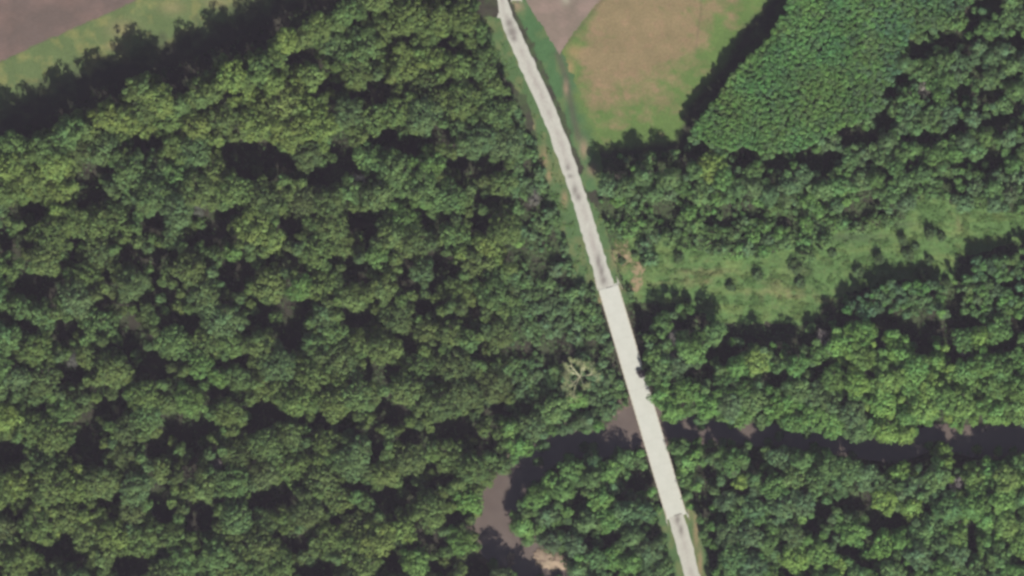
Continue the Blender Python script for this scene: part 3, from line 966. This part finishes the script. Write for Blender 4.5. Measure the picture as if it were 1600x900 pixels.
def zone(x, y):
    X, Y = one(x), one(y)
    if inpoly(X, Y, SHADOW_BAND)[0] or inpoly(X, Y, BARE_W)[0] or inpoly(X, Y, VERGE_W)[0]:
        return None
    if inpoly(X, Y, HAY)[0] or inpoly(X, Y, BARE_N)[0] or inpoly(X, Y, VERGE_E)[0]:
        return None
    if inpoly(X, Y, MEADOW)[0]:
        if float(fbm(x / 22, y / 16, 37)) > 0.56 and ((x < 1290 and 1000 < x and y < 405)  or (1290 <= x < 1370 and y < 365)):
            return 'S'
        return None
    if 905 < x < 1075 and y < 235:
        return None
    if inpoly(X, Y, THICKET)[0]:
        return 'T'
    if x > 1050 and y < 250 and x < 1240 and y < 210:
        return None
    if inpoly(X, Y, BLOCK_E)[0] or inpoly(X, Y, BLOCK_M)[0]:
        return 'B'
    # west wood edge against the strip beside the road
    xe = 800 if y < 600 else 800 - (y - 600) * 0.15
    if x < xe:
        return 'L'
    if x < 960 and y < 640 and x < 947 + (y - 450) * 0.29:
        return 'M'
    if y < 660 and y > 560 and x < 990:
        return 'M'
    if y > 480:
        return 'R' if x > 1000 else 'I'
    if (x > 1380 and y < 330) or (x > 1060 and y < 306):
        return 'N'
    return 'S'


ZP = {  # r min, r max, h min, h max, overlap
    'L': (13, 31, 15.5, 24, 0.64), 'M': (5.5, 12, 3.2, 6, 0.60), 'R': (10, 24, 13, 19, 0.64), 'I': (12, 21, 12, 16, 0.68), 'N': (9, 18, 10, 14, 0.68),
    'S': (6, 15, 3.5, 7.5, 0.62), 'T': (3.8, 6.0, 11.0, 11.4, 0.56), 'B': (5.5, 9, 9, 10, 0.60)}

BIAS = [  # x, y, radius, tones
    (60, 270, 70, [YELLOW, OLIVE]), (250, 170, 60, [YELLOW, OLIVE]), (420, 160, 110, [YELLOW, YELLOW, OLIVE]), (640, 50, 90, [YELLOW, OLIVE, OLIVE]), (760, 30, 60, [OLIVE, MID]),
    (700, 130, 50, [OLIVE, DARK, OLIVE]), (40, 420, 90, [OLIVE, MID]), (640, 300, 60, [BRIGHT, MID]), (770, 380, 40, [YELLOW, OLIVE]), (230, 290, 70, [MID, BLUEG]),
    (760, 200, 60, [MID, BLUEG]), (700, 720, 60, [OLIVE, MID]), (1460, 640, 120, [YELLOW, LIME, BRIGHT]), (1340, 550, 60, [YELLOW, BRIGHT, LIME]), (1480, 90, 150, [BLUEG, OLIVE, MID]),
    (1450, 240, 90, [MID, OLIVE, OLIVE]), (1560, 770, 80, [OLIVE, YELLOW, BRIGHT]), (1200, 740, 80, [MID, OLIVE, BLUEG]), (1330, 760, 60, [DARK, BLUEG, MID]), (1430, 770, 60, [BLUEG, MID]),
    (100, 800, 90, [OLIVE, OLIVE, YELLOW]), (470, 760, 60, [OLIVE, DARK]), (860, 500, 70, [MID, BLUEG])]
ZT = {'L': [OLIVE, OLIVE, MID, MID, DARK, BLUEG, OLIVE], 'M': [MID, BLUEG, BLUEG, MID], 'R': [MID, BRIGHT, MID, BLUEG, OLIVE, BRIGHT], 'I': [MID, BRIGHT, BLUEG, MID],
      'N': [MID, OLIVE, BLUEG], 'S': [MID, BLUEG, MID, BRIGHT, OLIVE], 'T': [BRIGHT, BRIGHT, MID, BRIGHT], 'B': [BRIGHT, MID, BLUEG]}


def tone_at(x, y, z, rng):
    for bx_, by_, br, ts in BIAS:
        if math.hypot(x - bx_, y - by_) < br * rng.uniform(0.7, 1.15):
            return ts[rng.integers(len(ts))]
    ts = ZT[z]
    return ts[rng.integers(len(ts))]


def road_clear(x, y, r):
    d, hw = polydist(one(x), one(y), _rl)
    ex = (24 if x < 785 + max(0, y) * 0.37 else 16) if (y < 450 or y > 800) else 2
    if y > 800:
        ex = 12
    if x > 900 and y < 440 and y > 290 and x > 860 + (y - 200) * 0.37:
        ex = 12
    return d[0] > hw[0] + ex + r * 0.8


SNAGP = [(906, 588, 8), (1046, 548, 20), (1050, 525, 11), (1285, 530, 15), (1490, 757, 17), (1493, 786, 11), (1440, 142, 18), (115, 562, 12), (560, 282, 13),
         (718, 128, 14), (340, 725, 8), (315, 328, 12), (835, 312, 14), (1345, 578, 9), (1505, 548, 9)]
rngp = np.random.default_rng(23)
trees = []     # x, y, r, tone, h, zone
TX = np.zeros(6000)
TY = np.zeros(6000)
TR = np.zeros(6000)
nt_ = 0


def add_tree(x, y, r, tone, h, z):
    global nt_
    trees.append((x, y, r, tone, h, z))
    TX[nt_], TY[nt_], TR[nt_] = x, y, r
    nt_ += 1


for x, y, r, tone, h in HAND:
    z = zone(x, y) or 'L'
    add_tree(x, y, r, tone, h, z)

passes = [(1.0, 5000), (0.8, 7000), (0.6, 9000), (0.42, 14000), (0.3, 9000), (0.2, 6000)]
for fr, ndart in passes:
    xs = rngp.uniform(-70, 1670, ndart)
    ys = rngp.uniform(-70, 985, ndart)
    if fr < 0.9:
        xs = np.concatenate([xs, rngp.uniform(1070, 1520, ndart // 3)])
        ys = np.concatenate([ys, rngp.uniform(-40, 245, ndart // 3)])
    for x, y in zip(xs, ys):
        dd = np.hypot(TX[:nt_] - x, TY[:nt_] - y)
        if np.any(dd < 0.6 * (TR[:nt_] + 3)):
            continue
        z = zone(x, y)
        if z is None:
            continue
        r0, r1, h0, h1, ov = ZP[z]
        r = (r0 + (r1 - r0) * fr * rngp.uniform(0.75, 1.0)) if fr > 0.45 else r0 * rngp.uniform(0.62, 0.85)
        if fr == 1.0 and rngp.uniform() < 0.35:
            continue
        if np.any(dd < ov * (TR[:nt_] + r)):
            continue
        pad = (r * 0.75 if z == 'L' else r * 0.78) if fr > 0.35 else (r * 0.5 if fr > 0.25 else -0.35 * r)
        if gapdist(x, y, pad) < 1:
            continue
        if fr < 0.25 and z in 'TB':
            continue
        if math.hypot((x - 984) / 20, (y - 668) / 34) < 1 + r / 40:
            continue
        if math.hypot((x - 862) / 36, (y - 874) / 17) < 1 + r / 45:
            continue
        if math.hypot((x - 972) / 24, (y - 408) / 32) < 1 + r / 30 or any(math.hypot(x - a, y - b_) < 0.5 * (r + c_) for a, b_, c_ in SNAGP):
            continue
        if not road_clear(x, y, r):
            continue
        rd, rw = polydist(one(x), one(y), RIVER)
        if fr < 0.25 and (x > 1060 or 840 < x < 940):
            rd = rd + 40
        if rd[0] < rw[0] * 0.8 + r * (0.7 if 715 < x < 840 or 960 < x < 1010 else 0.35):
            continue
        h = h0 + (h1 - h0) * rngp.uniform(0, 1)
        if fr < 0.7 and z not in 'TB':
            h *= 0.82 if fr > 0.35 else (0.6 if fr > 0.25 else 0.42)
        if 955 < x < 1012 and 690 < y < 775:
            h *= 0.5
        add_tree(x, y, r, tone_at(x, y, z, rngp), h, z)
print('trees placed', len(trees), {k: sum(1 for t in trees if t[5] == k) for k in ZP})

KIND = {'L': 'broadleaf_tree', 'M': 'roadside_tree', 'R': 'riverside_tree', 'I': 'riverside_tree', 'N': 'riverside_tree', 'S': 'scrub_tree', 'T': 'young_tree', 'B': 'young_tree'}
PLACE = {'L': 'in the west wood', 'M': 'beside the road', 'R': 'in the east wood', 'I': 'inside the river bend',
         'N': 'right of the thicket', 'S': 'in the scrub', 'T': 'in the thicket', 'B': 'in the dense block'}
GROUP = {'L': 'tall trees of the west wood', 'M': 'low trees beside the road', 'R': 'trees of the east wood', 'I': 'trees in the river bend', 'N': 'trees north of the meadow',
         'S': 'small trees of the scrub', 'T': 'young trees of the thicket', 'B': 'young trees of the dense block'}


LM = [(1000, 600, 'the bridge middle'), (950, 449, 'the bridge north end'), (1055, 803, 'the bridge south end'), (772, 820, 'the muddy river bend'),
      (853, 871, 'the sand bar'), (906, 588, 'the forked pale tree'), (920, 235, 'the hay field corner'), (1075, 205, 'the thicket tip'),
      (395, 250, 'the broad upper gap'), (318, 570, 'the brightest green crown'), (400, 355, 'the yellowest crown'), (60, 447, 'the pink-rimmed dark gap'),
      (330, 370, 'the slanting dark gap'), (690, 410, 'the forked dark gap'), (300, 672, 'the squarish dark gap'), (590, 838, 'the yellow-tipped crown'),
      (340, 735, 'the pale orange speck'), (560, 282, 'the purple bare tree'), (1420, 390, 'the meadow bushes'), (1040, 330, 'the round dark hole'),
      (1103, 262, 'the lime green crown'), (1491, 770, 'the twin grey trees'), (1440, 142, 'the pale bare tree'), (1540, 685, 'the widest river shade'),
      (1470, 712, 'the crown amid shade'), (1180, 512, 'the dark meadow notch'), (778, 25, 'the road spur'), (860, 700, 'the shaded bank'),
      (1360, 800, 'the twin dark holes'), (0, 900, 'the bottom left corner'), (1600, 900, 'the bottom right corner'), (1600, 0, 'the top right corner'),
      (0, 590, 'the left edge middle'), (1600, 560, 'the right edge middle'), (200, 130, 'the long edge shadow'), (718, 128, 'the brownish crown'),
      (715, 668, 'the curved dark gap'), (465, 490, 'the two-lobed gap'), (140, 680, 'the bent dark gap'), (600, 775, 'the level dark gap'),
      (1285, 530, 'the pinkish bare tree'), (1275, 247, 'the thicket foot gap'), (1435, 78, 'the thicket side gap'), (1390, 425, 'the meadow edge shade'),
      (185, 480, 'the hooked dark gap'), (735, 262, 'the dark roadside gap'), (850, 400, 'the small strip gap'), (590, 145, 'the small upper gap')]


def whereabouts(x, y):
    k = min(range(len(LM)), key=lambda i: math.hypot(LM[i][0] - x, LM[i][1] - y))
    dx, dy = x - LM[k][0], y - LM[k][1]
    if math.hypot(dx, dy) < 14:
        return 'at ' + LM[k][2]
    if abs(dx) > abs(dy) * 2.2:
        d = 'right of' if dx > 0 else 'left of'
    elif abs(dy) > abs(dx) * 2.2:
        d = 'below' if dy > 0 else 'above'
    else:
        d = ('lower' if dy > 0 else 'upper') + ('-right of' if dx > 0 else '-left of')
    return d + ' ' + LM[k][2]


def tree_color(tone, x, y, z, rng):
    c = np.array(PAL[tone]) * rng.uniform(0.86, 1.15)
    c = c * (1 + rng.normal(size=3) * 0.03) * 1.10
    if x < 800:
        c = c * 0.72 + np.array([0.128, 0.183, 0.062]) * 0.28
        c = c * np.array([1.0, 1.02, 0.97])
    else:
        c = c * 1.07
    if z in 'TB':
        c = c * np.array([0.92, 0.98, 1.04]) * (0.78 + 0.46 * float(fbm(x / 60, y / 60, 38, 3))) * (1.05 if y < 110 else 1.0)
        q = float(fbm(x / 45, y / 45, 39, 2)) - 0.5
        c = c * np.array([1 + 0.5 * q, 1 + 0.1 * q, 1 - 0.2 * q])
    if z == 'M':
        c = c * 1.1
    if x > 800 and tone in (OLIVE, YELLOW, DARK):
        c = c * np.array([0.86, 1.06, 1.0])
    return c


def pick(rm, rng):
    si = int(np.argmin([abs(math.log(rm / s)) for s in SIZES]))
    return si, int(rng.integers(NVAR[si])), rm / SIZES[si]


def visible(t):
    return -t[2] < t[0] < 1600 + t[2] and -t[2] < t[1] < 900 + t[2]


bykind = {}
for t in trees:
    bykind.setdefault(KIND[t[5]], []).append(t)
ONES = 'zero one two three four five six seven eight nine ten eleven twelve thirteen fourteen fifteen sixteen seventeen eighteen nineteen'.split()
TENS = 'x x twenty thirty forty fifty sixty seventy eighty ninety'.split()


def num(n):
    n = int(min(99, max(0, n)))
    return ONES[n] if n < 20 else TENS[n // 10] + ('-' + ONES[n % 10] if n % 10 else '')


used_labels = set()
stuffV, stuffF, stuffT = {}, {}, {}
rngt = np.random.default_rng(99)
proto = {}
count_things = 0
for kd, lst in bykind.items():
    lst.sort(key=lambda t: -t[2] if visible(t) else 1000 - t[2])
    for i, t in enumerate(lst):
        x, y, r, tone, h, z = t
        wx, wy = W(x, y)
        # the tree leans a little outwards in a view from above; its top stays at the crown's place
        wx -= 0
        gz = float(terrain(one(wx), one(wy))[0])
        rm = r * S
        si, vi, sc = pick(rm, rngt)
        rot = rngt.uniform(0, 6.28)
        c = tree_color(tone, x, y, z, rngt)
        V, F, T, top = CROWN_NP[si][vi]
        zs = {'T': 1.6, 'B': 1.7, 'S': 1.5, 'M': 1.4, 'L': 1.55}.get(z, 1.35)
        zc = h - top * sc * zs
        if i < 300 and visible(t):
            word = 'large' if r > 23 else ('mid-sized' if r > 14 else 'small')
            xp, yp = min(99, max(1, round(x / 16))), min(99, max(1, round(y / 9)))
            wb = whereabouts(x, y)
            for ax, ay in ((0, 0), (0, 1), (1, 0), (0, -1), (-1, 0), (1, 1), (-1, -1), (1, -1), (-1, 1)):
                lab = '%s %s crown %s, %s percent across %s down' % (word, TONE_WORD[tone], wb, num(xp + ax), num(yp + ay))
                if lab not in used_labels:
                    break
            used_labels.add(lab)
            e = link(kd, None, label=lab, cat='tree', group=GROUP[z], loc=(wx, wy, gz))
            e.rotation_euler = (0, 0, rot)
            cr = link('crown', CROWN_ME[si][vi], e, loc=(0, 0, zc))
            cr.scale = (sc, sc, sc * zs)
            cr.color = (*c, 1)
            tk = link('trunk', TRUNKS[si][int(rngt.integers(3))], e)
            tk.scale = (sc, sc, (h - 0.25 * rm) / 10.0 * 0.93)
            count_things += 1
        else:
            co, sn = math.cos(rot), math.sin(rot)
            U = V * sc * np.array([1, 1, zs])
            U = np.stack([U[:, 0] * co - U[:, 1] * sn + wx, U[:, 0] * sn + U[:, 1] * co + wy, U[:, 2] + zc + gz], 1)
            n = sum(len(q) for q in stuffV.get(kd, []))
            stuffV.setdefault(kd, []).append(U)
            stuffF.setdefault(kd, []).append(F + n)
            stuffT.setdefault(kd, []).append(T * c)
NAMES = {'broadleaf_tree': ('wood_canopy', 'lesser crowns filling in between the tall trees of the west wood'),
         'roadside_tree': ('roadside_canopy', 'lesser crowns filling in beside the road'),
         'riverside_tree': ('riverside_canopy', 'lesser crowns filling in the woods along the river'),
         'scrub_tree': ('scrub_canopy', 'lesser crowns filling in the scrub east of the road'),
         'young_tree': ('thicket_canopy', 'dense mass of young crowns in the thicket right of the hay field')}
for kd in stuffV:
    nm, lb = NAMES[kd]
    link(nm, mesh_np(nm, np.vstack(stuffV[kd]), np.vstack(stuffF[kd]), M_leaf, False, np.vstack(stuffT[kd])), label=lb, cat='trees', kind='stuff')
print('things', count_things)

# bushes in the meadow
for i, (x, y, r, h) in enumerate(BUSHES):
    h *= 0.75
    wx, wy = W(x, y)
    si, vi, sc = pick(r * S, rngt)
    lab = 'small dark bush standing alone in the open meadow, %s percent across %s down' % (num(round(x / 16)), num(round(y / 9)))
    if lab in used_labels:
        lab = lab.replace('small', 'little')
    used_labels.add(lab)
    if x < 1020:
        lab = 'tiny bush right of the bridge north end, %s percent across %s down' % (num(round(x / 16)), num(round(y / 9)))
    e = link('shrub', None, label=lab, cat='shrub', group='bushes scattered over the meadow', loc=(wx, wy, 0))
    top = CROWN_NP[si][vi][3]
    cr = link('foliage', CROWN_ME[si][vi], e, loc=(0, 0, (h - top * sc)))
    cr.scale = (sc, sc, sc)
    cr.color = (0.085, 0.140, 0.060, 1)
    tk = link('stem', TRUNKS[si][0], e)
    tk.scale = (sc * 0.6, sc * 0.6, h / 10 * 0.8)

# ------------------------------------------------------------------ bare and dying trees


def snag(x, y, r, h, col, label, leafy=0.0, seed=0, leafcol=None, thick=1.0):
    rng = np.random.default_rng(500 + seed)
    wx, wy = W(x, y)
    gz = float(terrain(one(wx), one(wy))[0])
    R = r * S
    e = link('dead_tree', None, label=label, cat='tree', group='bare trees among the green crowns', loc=(wx, wy, gz))
    mb = MB()
    zt = h * 0.55
    mb.tube((0, 0, -0.3), (0.2, 0.1, zt * 0.6), 0.34, 0.27, 8)
    mb.tube((0.2, 0.1, zt * 0.6), (0, 0, zt), 0.27, 0.22, 8)
    tkk = link('trunk', mb.mesh('trunk', M_snag), e)
    tkk.color = (*col, 1)
    mb = MB()
    tips = []

    def grow(p, a, el, L, rad, depth):
        d = Vector((math.cos(a) * math.cos(el), math.sin(a) * math.cos(el), math.sin(el)))
        q = p + d * L
        mb.tube(p, q, rad * thick, rad * 0.6 * thick, 5 if depth < 2 else 4)
        tips.append(q)
        if depth >= 3:
            return
        for s in range(3 if depth < 2 else 4):
            t = rng.uniform(0.45, 1.0)
            grow(p + d * L * t, a + rng.uniform(-1.2, 1.2), max(-0.1, el + rng.uniform(-0.45, 0.35)), L * rng.uniform(0.4, 0.65), rad * 0.5, depth + 1)
    nb = 8
    for k in range(nb):
        grow(Vector((0, 0, zt * rng.uniform(0.75, 1.0))), 6.28 * k / nb + rng.uniform(-0.7, 0.7), rng.uniform(0.15, 0.9), R * rng.uniform(0.25, 0.68), 0.22, 0)
    br = link('branches', mb.mesh('branches', M_snag), e)
    br.color = (*col, 1)
    if leafy > 0:
        n = int(len(tips) * leafy * 1.6)
        tp = np.array([list(t) for t in tips])
        P = tp[rng.integers(len(tp), size=n)] + rng.normal(size=(n, 3)) * 0.35
        Nn = rng.normal(size=(n, 3)) * 0.5 + np.array([0, 0, 1])
        Nn /= np.linalg.norm(Nn, axis=1)[:, None]
        V, F, T = leaves(P, Nn, np.tile(rng.uniform(0.8, 1.2, (n, 1)), (1, 3)), rng.uniform(0.2, 0.45, n), rng)
        fo = link('foliage', mesh_np('foliage', V, F, M_leaf, False, T), e)
        fo.color = (*(leafcol or col), 1)


snag(906, 588, 42, 14, (0.62, 0.60, 0.38), 'half bare pale yellow tree with spreading branches left of the bridge', 2.5, 1, (0.30, 0.34, 0.16), 0.95)
snag(1046, 548, 20, 16, (0.30, 0.27, 0.27), 'grey bare tree just east of the bridge middle', 1.6, 2, (0.25, 0.24, 0.22))
snag(1050, 525, 12, 15, (0.32, 0.29, 0.29), 'smaller grey bare tree above the grey tree beside the bridge', 1.6, 3, (0.26, 0.25, 0.23))
snag(1285, 530, 15, 15, (0.36, 0.29, 0.29), 'pinkish grey bare tree at the edge of the dark gap below the meadow', 1.6, 4, (0.27, 0.24, 0.22))
snag(1490, 757, 17, 16, (0.34, 0.29, 0.29), 'grey bare tree in the wood at lower right', 2.4, 5, (0.25, 0.225, 0.215))
snag(1493, 786, 11, 15, (0.34, 0.30, 0.28), 'smaller grey bare tree just below the grey tree at lower right', 2.4, 6, (0.31, 0.28, 0.265))
snag(1440, 142, 19, 12, (0.36, 0.32, 0.30), 'pale bare tree in the wood right of the thicket', 0.8, 7, (0.24, 0.24, 0.18))
snag(115, 562, 13, 20, (0.24, 0.21, 0.24), 'purplish grey bare tree low in the west wood near the left edge', 1.6, 8, (0.15, 0.155, 0.13))
snag(560, 282, 14, 20, (0.22, 0.19, 0.24), 'purplish bare tree beside a dark gap in the upper west wood', 1.6, 9, (0.13, 0.14, 0.12))
snag(718, 128, 18, 20, (0.30, 0.25, 0.20), 'brownish thin tree in the upper west wood near the road', 1.6, 10, (0.18, 0.19, 0.11))
snag(340, 725, 9, 19, (0.36, 0.31, 0.30), 'small pale bare tree in the lower part of the west wood', 1.5, 11, (0.22, 0.19, 0.18))
snag(315, 328, 13, 20, (0.26, 0.24, 0.24), 'greyish bare tree in the west wood below the yellow crowns', 1.4, 12, (0.15, 0.165, 0.13))
snag(835, 312, 15, 9, (0.28, 0.25, 0.26), 'grey bare tree between the west wood and the road', 1.2, 13, (0.17, 0.17, 0.14))
snag(1345, 578, 12, 15, (0.30, 0.26, 0.24), 'thin grey bare tree among the yellow crowns in the east wood', 1.4, 14, (0.18, 0.15, 0.14))
snag(1505, 548, 11, 15, (0.28, 0.24, 0.26), 'small purplish grey bare tree in the wood right of the dark gap', 1.4, 15, (0.16, 0.14, 0.15))
snag(1002, 583, 7, 8, (0.30, 0.26, 0.27), 'low grey bare tree reaching over the east edge of the bridge', 3.0, 16, (0.13, 0.115, 0.125))

# ------------------------------------------------------------------ low growth under the trees and in the meadow


def scatter(name, label, n, test, zf, size, colf, seed, jitter=0.5, box=(-50, 1650, -50, 950)):
    rng = np.random.default_rng(seed)
    x = rng.uniform(box[0], box[1], n)
    y = rng.uniform(box[2], box[3], n)
    k = test(x, y, rng)
    x, y = x[k], y[k]
    wx, wy = W(x, y)
    wz = terrain(wx, wy) + zf(x, y, rng)
    P = np.stack([wx, wy, wz], 1)
    m = len(P)
    Nn = rng.normal(size=(m, 3)) * jitter + np.array([0, 0, 1])
    Nn /= np.linalg.norm(Nn, axis=1)[:, None]
    SZ = rng.uniform(size[0], size[1], m)
    V, F, T = leaves(P, Nn, colf(x, y, rng), SZ, rng)
    return link(name, mesh_np(name, V, F, M_leaf, False, T), label=label, cat='undergrowth', kind='stuff')


def road_mask(x, y, extra=0):
    d, hw = polydist(x, y, _rl)
    return d > hw + 4 + extra


def under_test(x, y, rng):
    rdd, rww = polydist(x, y, _rl)
    side = x < 785 + y * 0.37
    vw = np.where((y < 440) & side, 26, np.where((y < 440) & (y > 290), 12, np.where((y > 795) | (y <= 290), 12, 1)))
    k = ~(inpoly(x, y, HAY) | inpoly(x, y, BARE_N) | inpoly(x, y, BARE_W) | inpoly(x, y, MEADOW) | inpoly(x, y, VERGE_E))
    k &= ~inpoly(x, y, VERGE_W)
    k &= ~inpoly(x, y, SHADOW_BAND) | (rng.uniform(0, 1, len(x)) < 0.3)
    k &= ~((x > 905) & (x < 1075) & (y < 235)) & ~((x < 1240) & (x > 1050) & (y < 210) & ~inpoly(x, y, THICKET))
    k &= rdd > rww + 4 + vw
    k &= np.hypot((x - 972) / 22, (y - 408) / 30) > 1
    d, hw = polydist(x, y, RIVER)
    k &= d > hw * 1.05
    k &= np.hypot((x - 984) / 22, (y - 668) / 34) > 1
    # thin out in the openings
    ing = np.zeros(len(x), dtype=bool)
    for gx_, gy_, grx, gry in GAPS:
        ing |= ((x - gx_) / (grx + 2)) ** 2 + ((y - gy_) / (gry + 2)) ** 2 < 1
    k &= (~ing) | (rng.uniform(0, 1, len(x)) < 0.35)
    cl = fbm(x / 9, y / 9, 77)
    k &= (cl > 0.42) | (x > 800)
    return k


def under_z(x, y, rng):
    cl = fbm(x / 9, y / 9, 77)
    tall = np.where(x < 800, 8.0, 4.0)
    ing = np.zeros(len(x), dtype=bool)
    for gx_, gy_, grx, gry in GAPS:
        ing |= ((x - gx_) / (grx + 5)) ** 2 + ((y - gy_) / (gry + 5)) ** 2 < 1
    tall = np.where(ing | inpoly(x, y, SHADOW_BAND), 1.2, tall)
    return np.clip((cl - 0.40) * 5, 0, 1) * tall + rng.uniform(0, 0.8, len(x))


def under_c(x, y, rng):
    m = len(x)
    t = rng.uniform(0.75, 1.25, m) * (0.8 + 0.4 * fbm(x / 15, y / 15, 78))
    return np.array([0.085, 0.140, 0.055])[None] * t[:, None]


scatter('understory', 'low leafy undergrowth filling the ground between the crowns', 230000, under_test, under_z, (0.45, 0.95), under_c, 301)


def mead_test(x, y, rng):
    k = inpoly(x, y, MEADOW) | (inpoly(x, y, left_edge + right_edge) & road_mask(x, y, 3) & (fbm(x / 8, y / 8, 55) > 0.55))
    return k & (fbm(x / 11, y / 9, 79, 6) > 0.48)


def mead_c(x, y, rng):
    c = c_meadow(x, y) * 0.92
    return c * rng.uniform(0.75, 1.25, (len(x), 1))


scatter('meadow_herbs', 'tussocks and low herbs growing over the open meadow', 230000, mead_test,
        lambda x, y, rng: np.clip((fbm(x / 11, y / 9, 79, 6) - 0.48) * 5, 0, 1) * 0.7 + 0.1, (0.25, 0.6), mead_c, 302, 0.45, (780, 1650, 60, 540))


# ------------------------------------------------------------------ haze
mb = MB()
mb.box((0, 0, (CAM_H + 25 - 10) / 2 - 0), (8600, 8600, CAM_H + 35))
hz = mb.mesh('haze', None)
M_haze = bpy.data.materials.new('thin_haze')
M_haze.use_nodes = True
nt = M_haze.node_tree
for n in list(nt.nodes):
    nt.nodes.remove(n)
out = nt.nodes.new('ShaderNodeOutputMaterial')
pv = nt.nodes.new('ShaderNodeVolumePrincipled')
pv.inputs['Density'].default_value = 0.000024
pv.inputs['Color'].default_value = (0.90, 0.80, 1.0, 1)
pv.inputs['Anisotropy'].default_value = 0.0
nt.links.new(pv.outputs[0], out.inputs['Volume'])
hz.materials.append(M_haze)
link('haze', hz, kind='stuff')
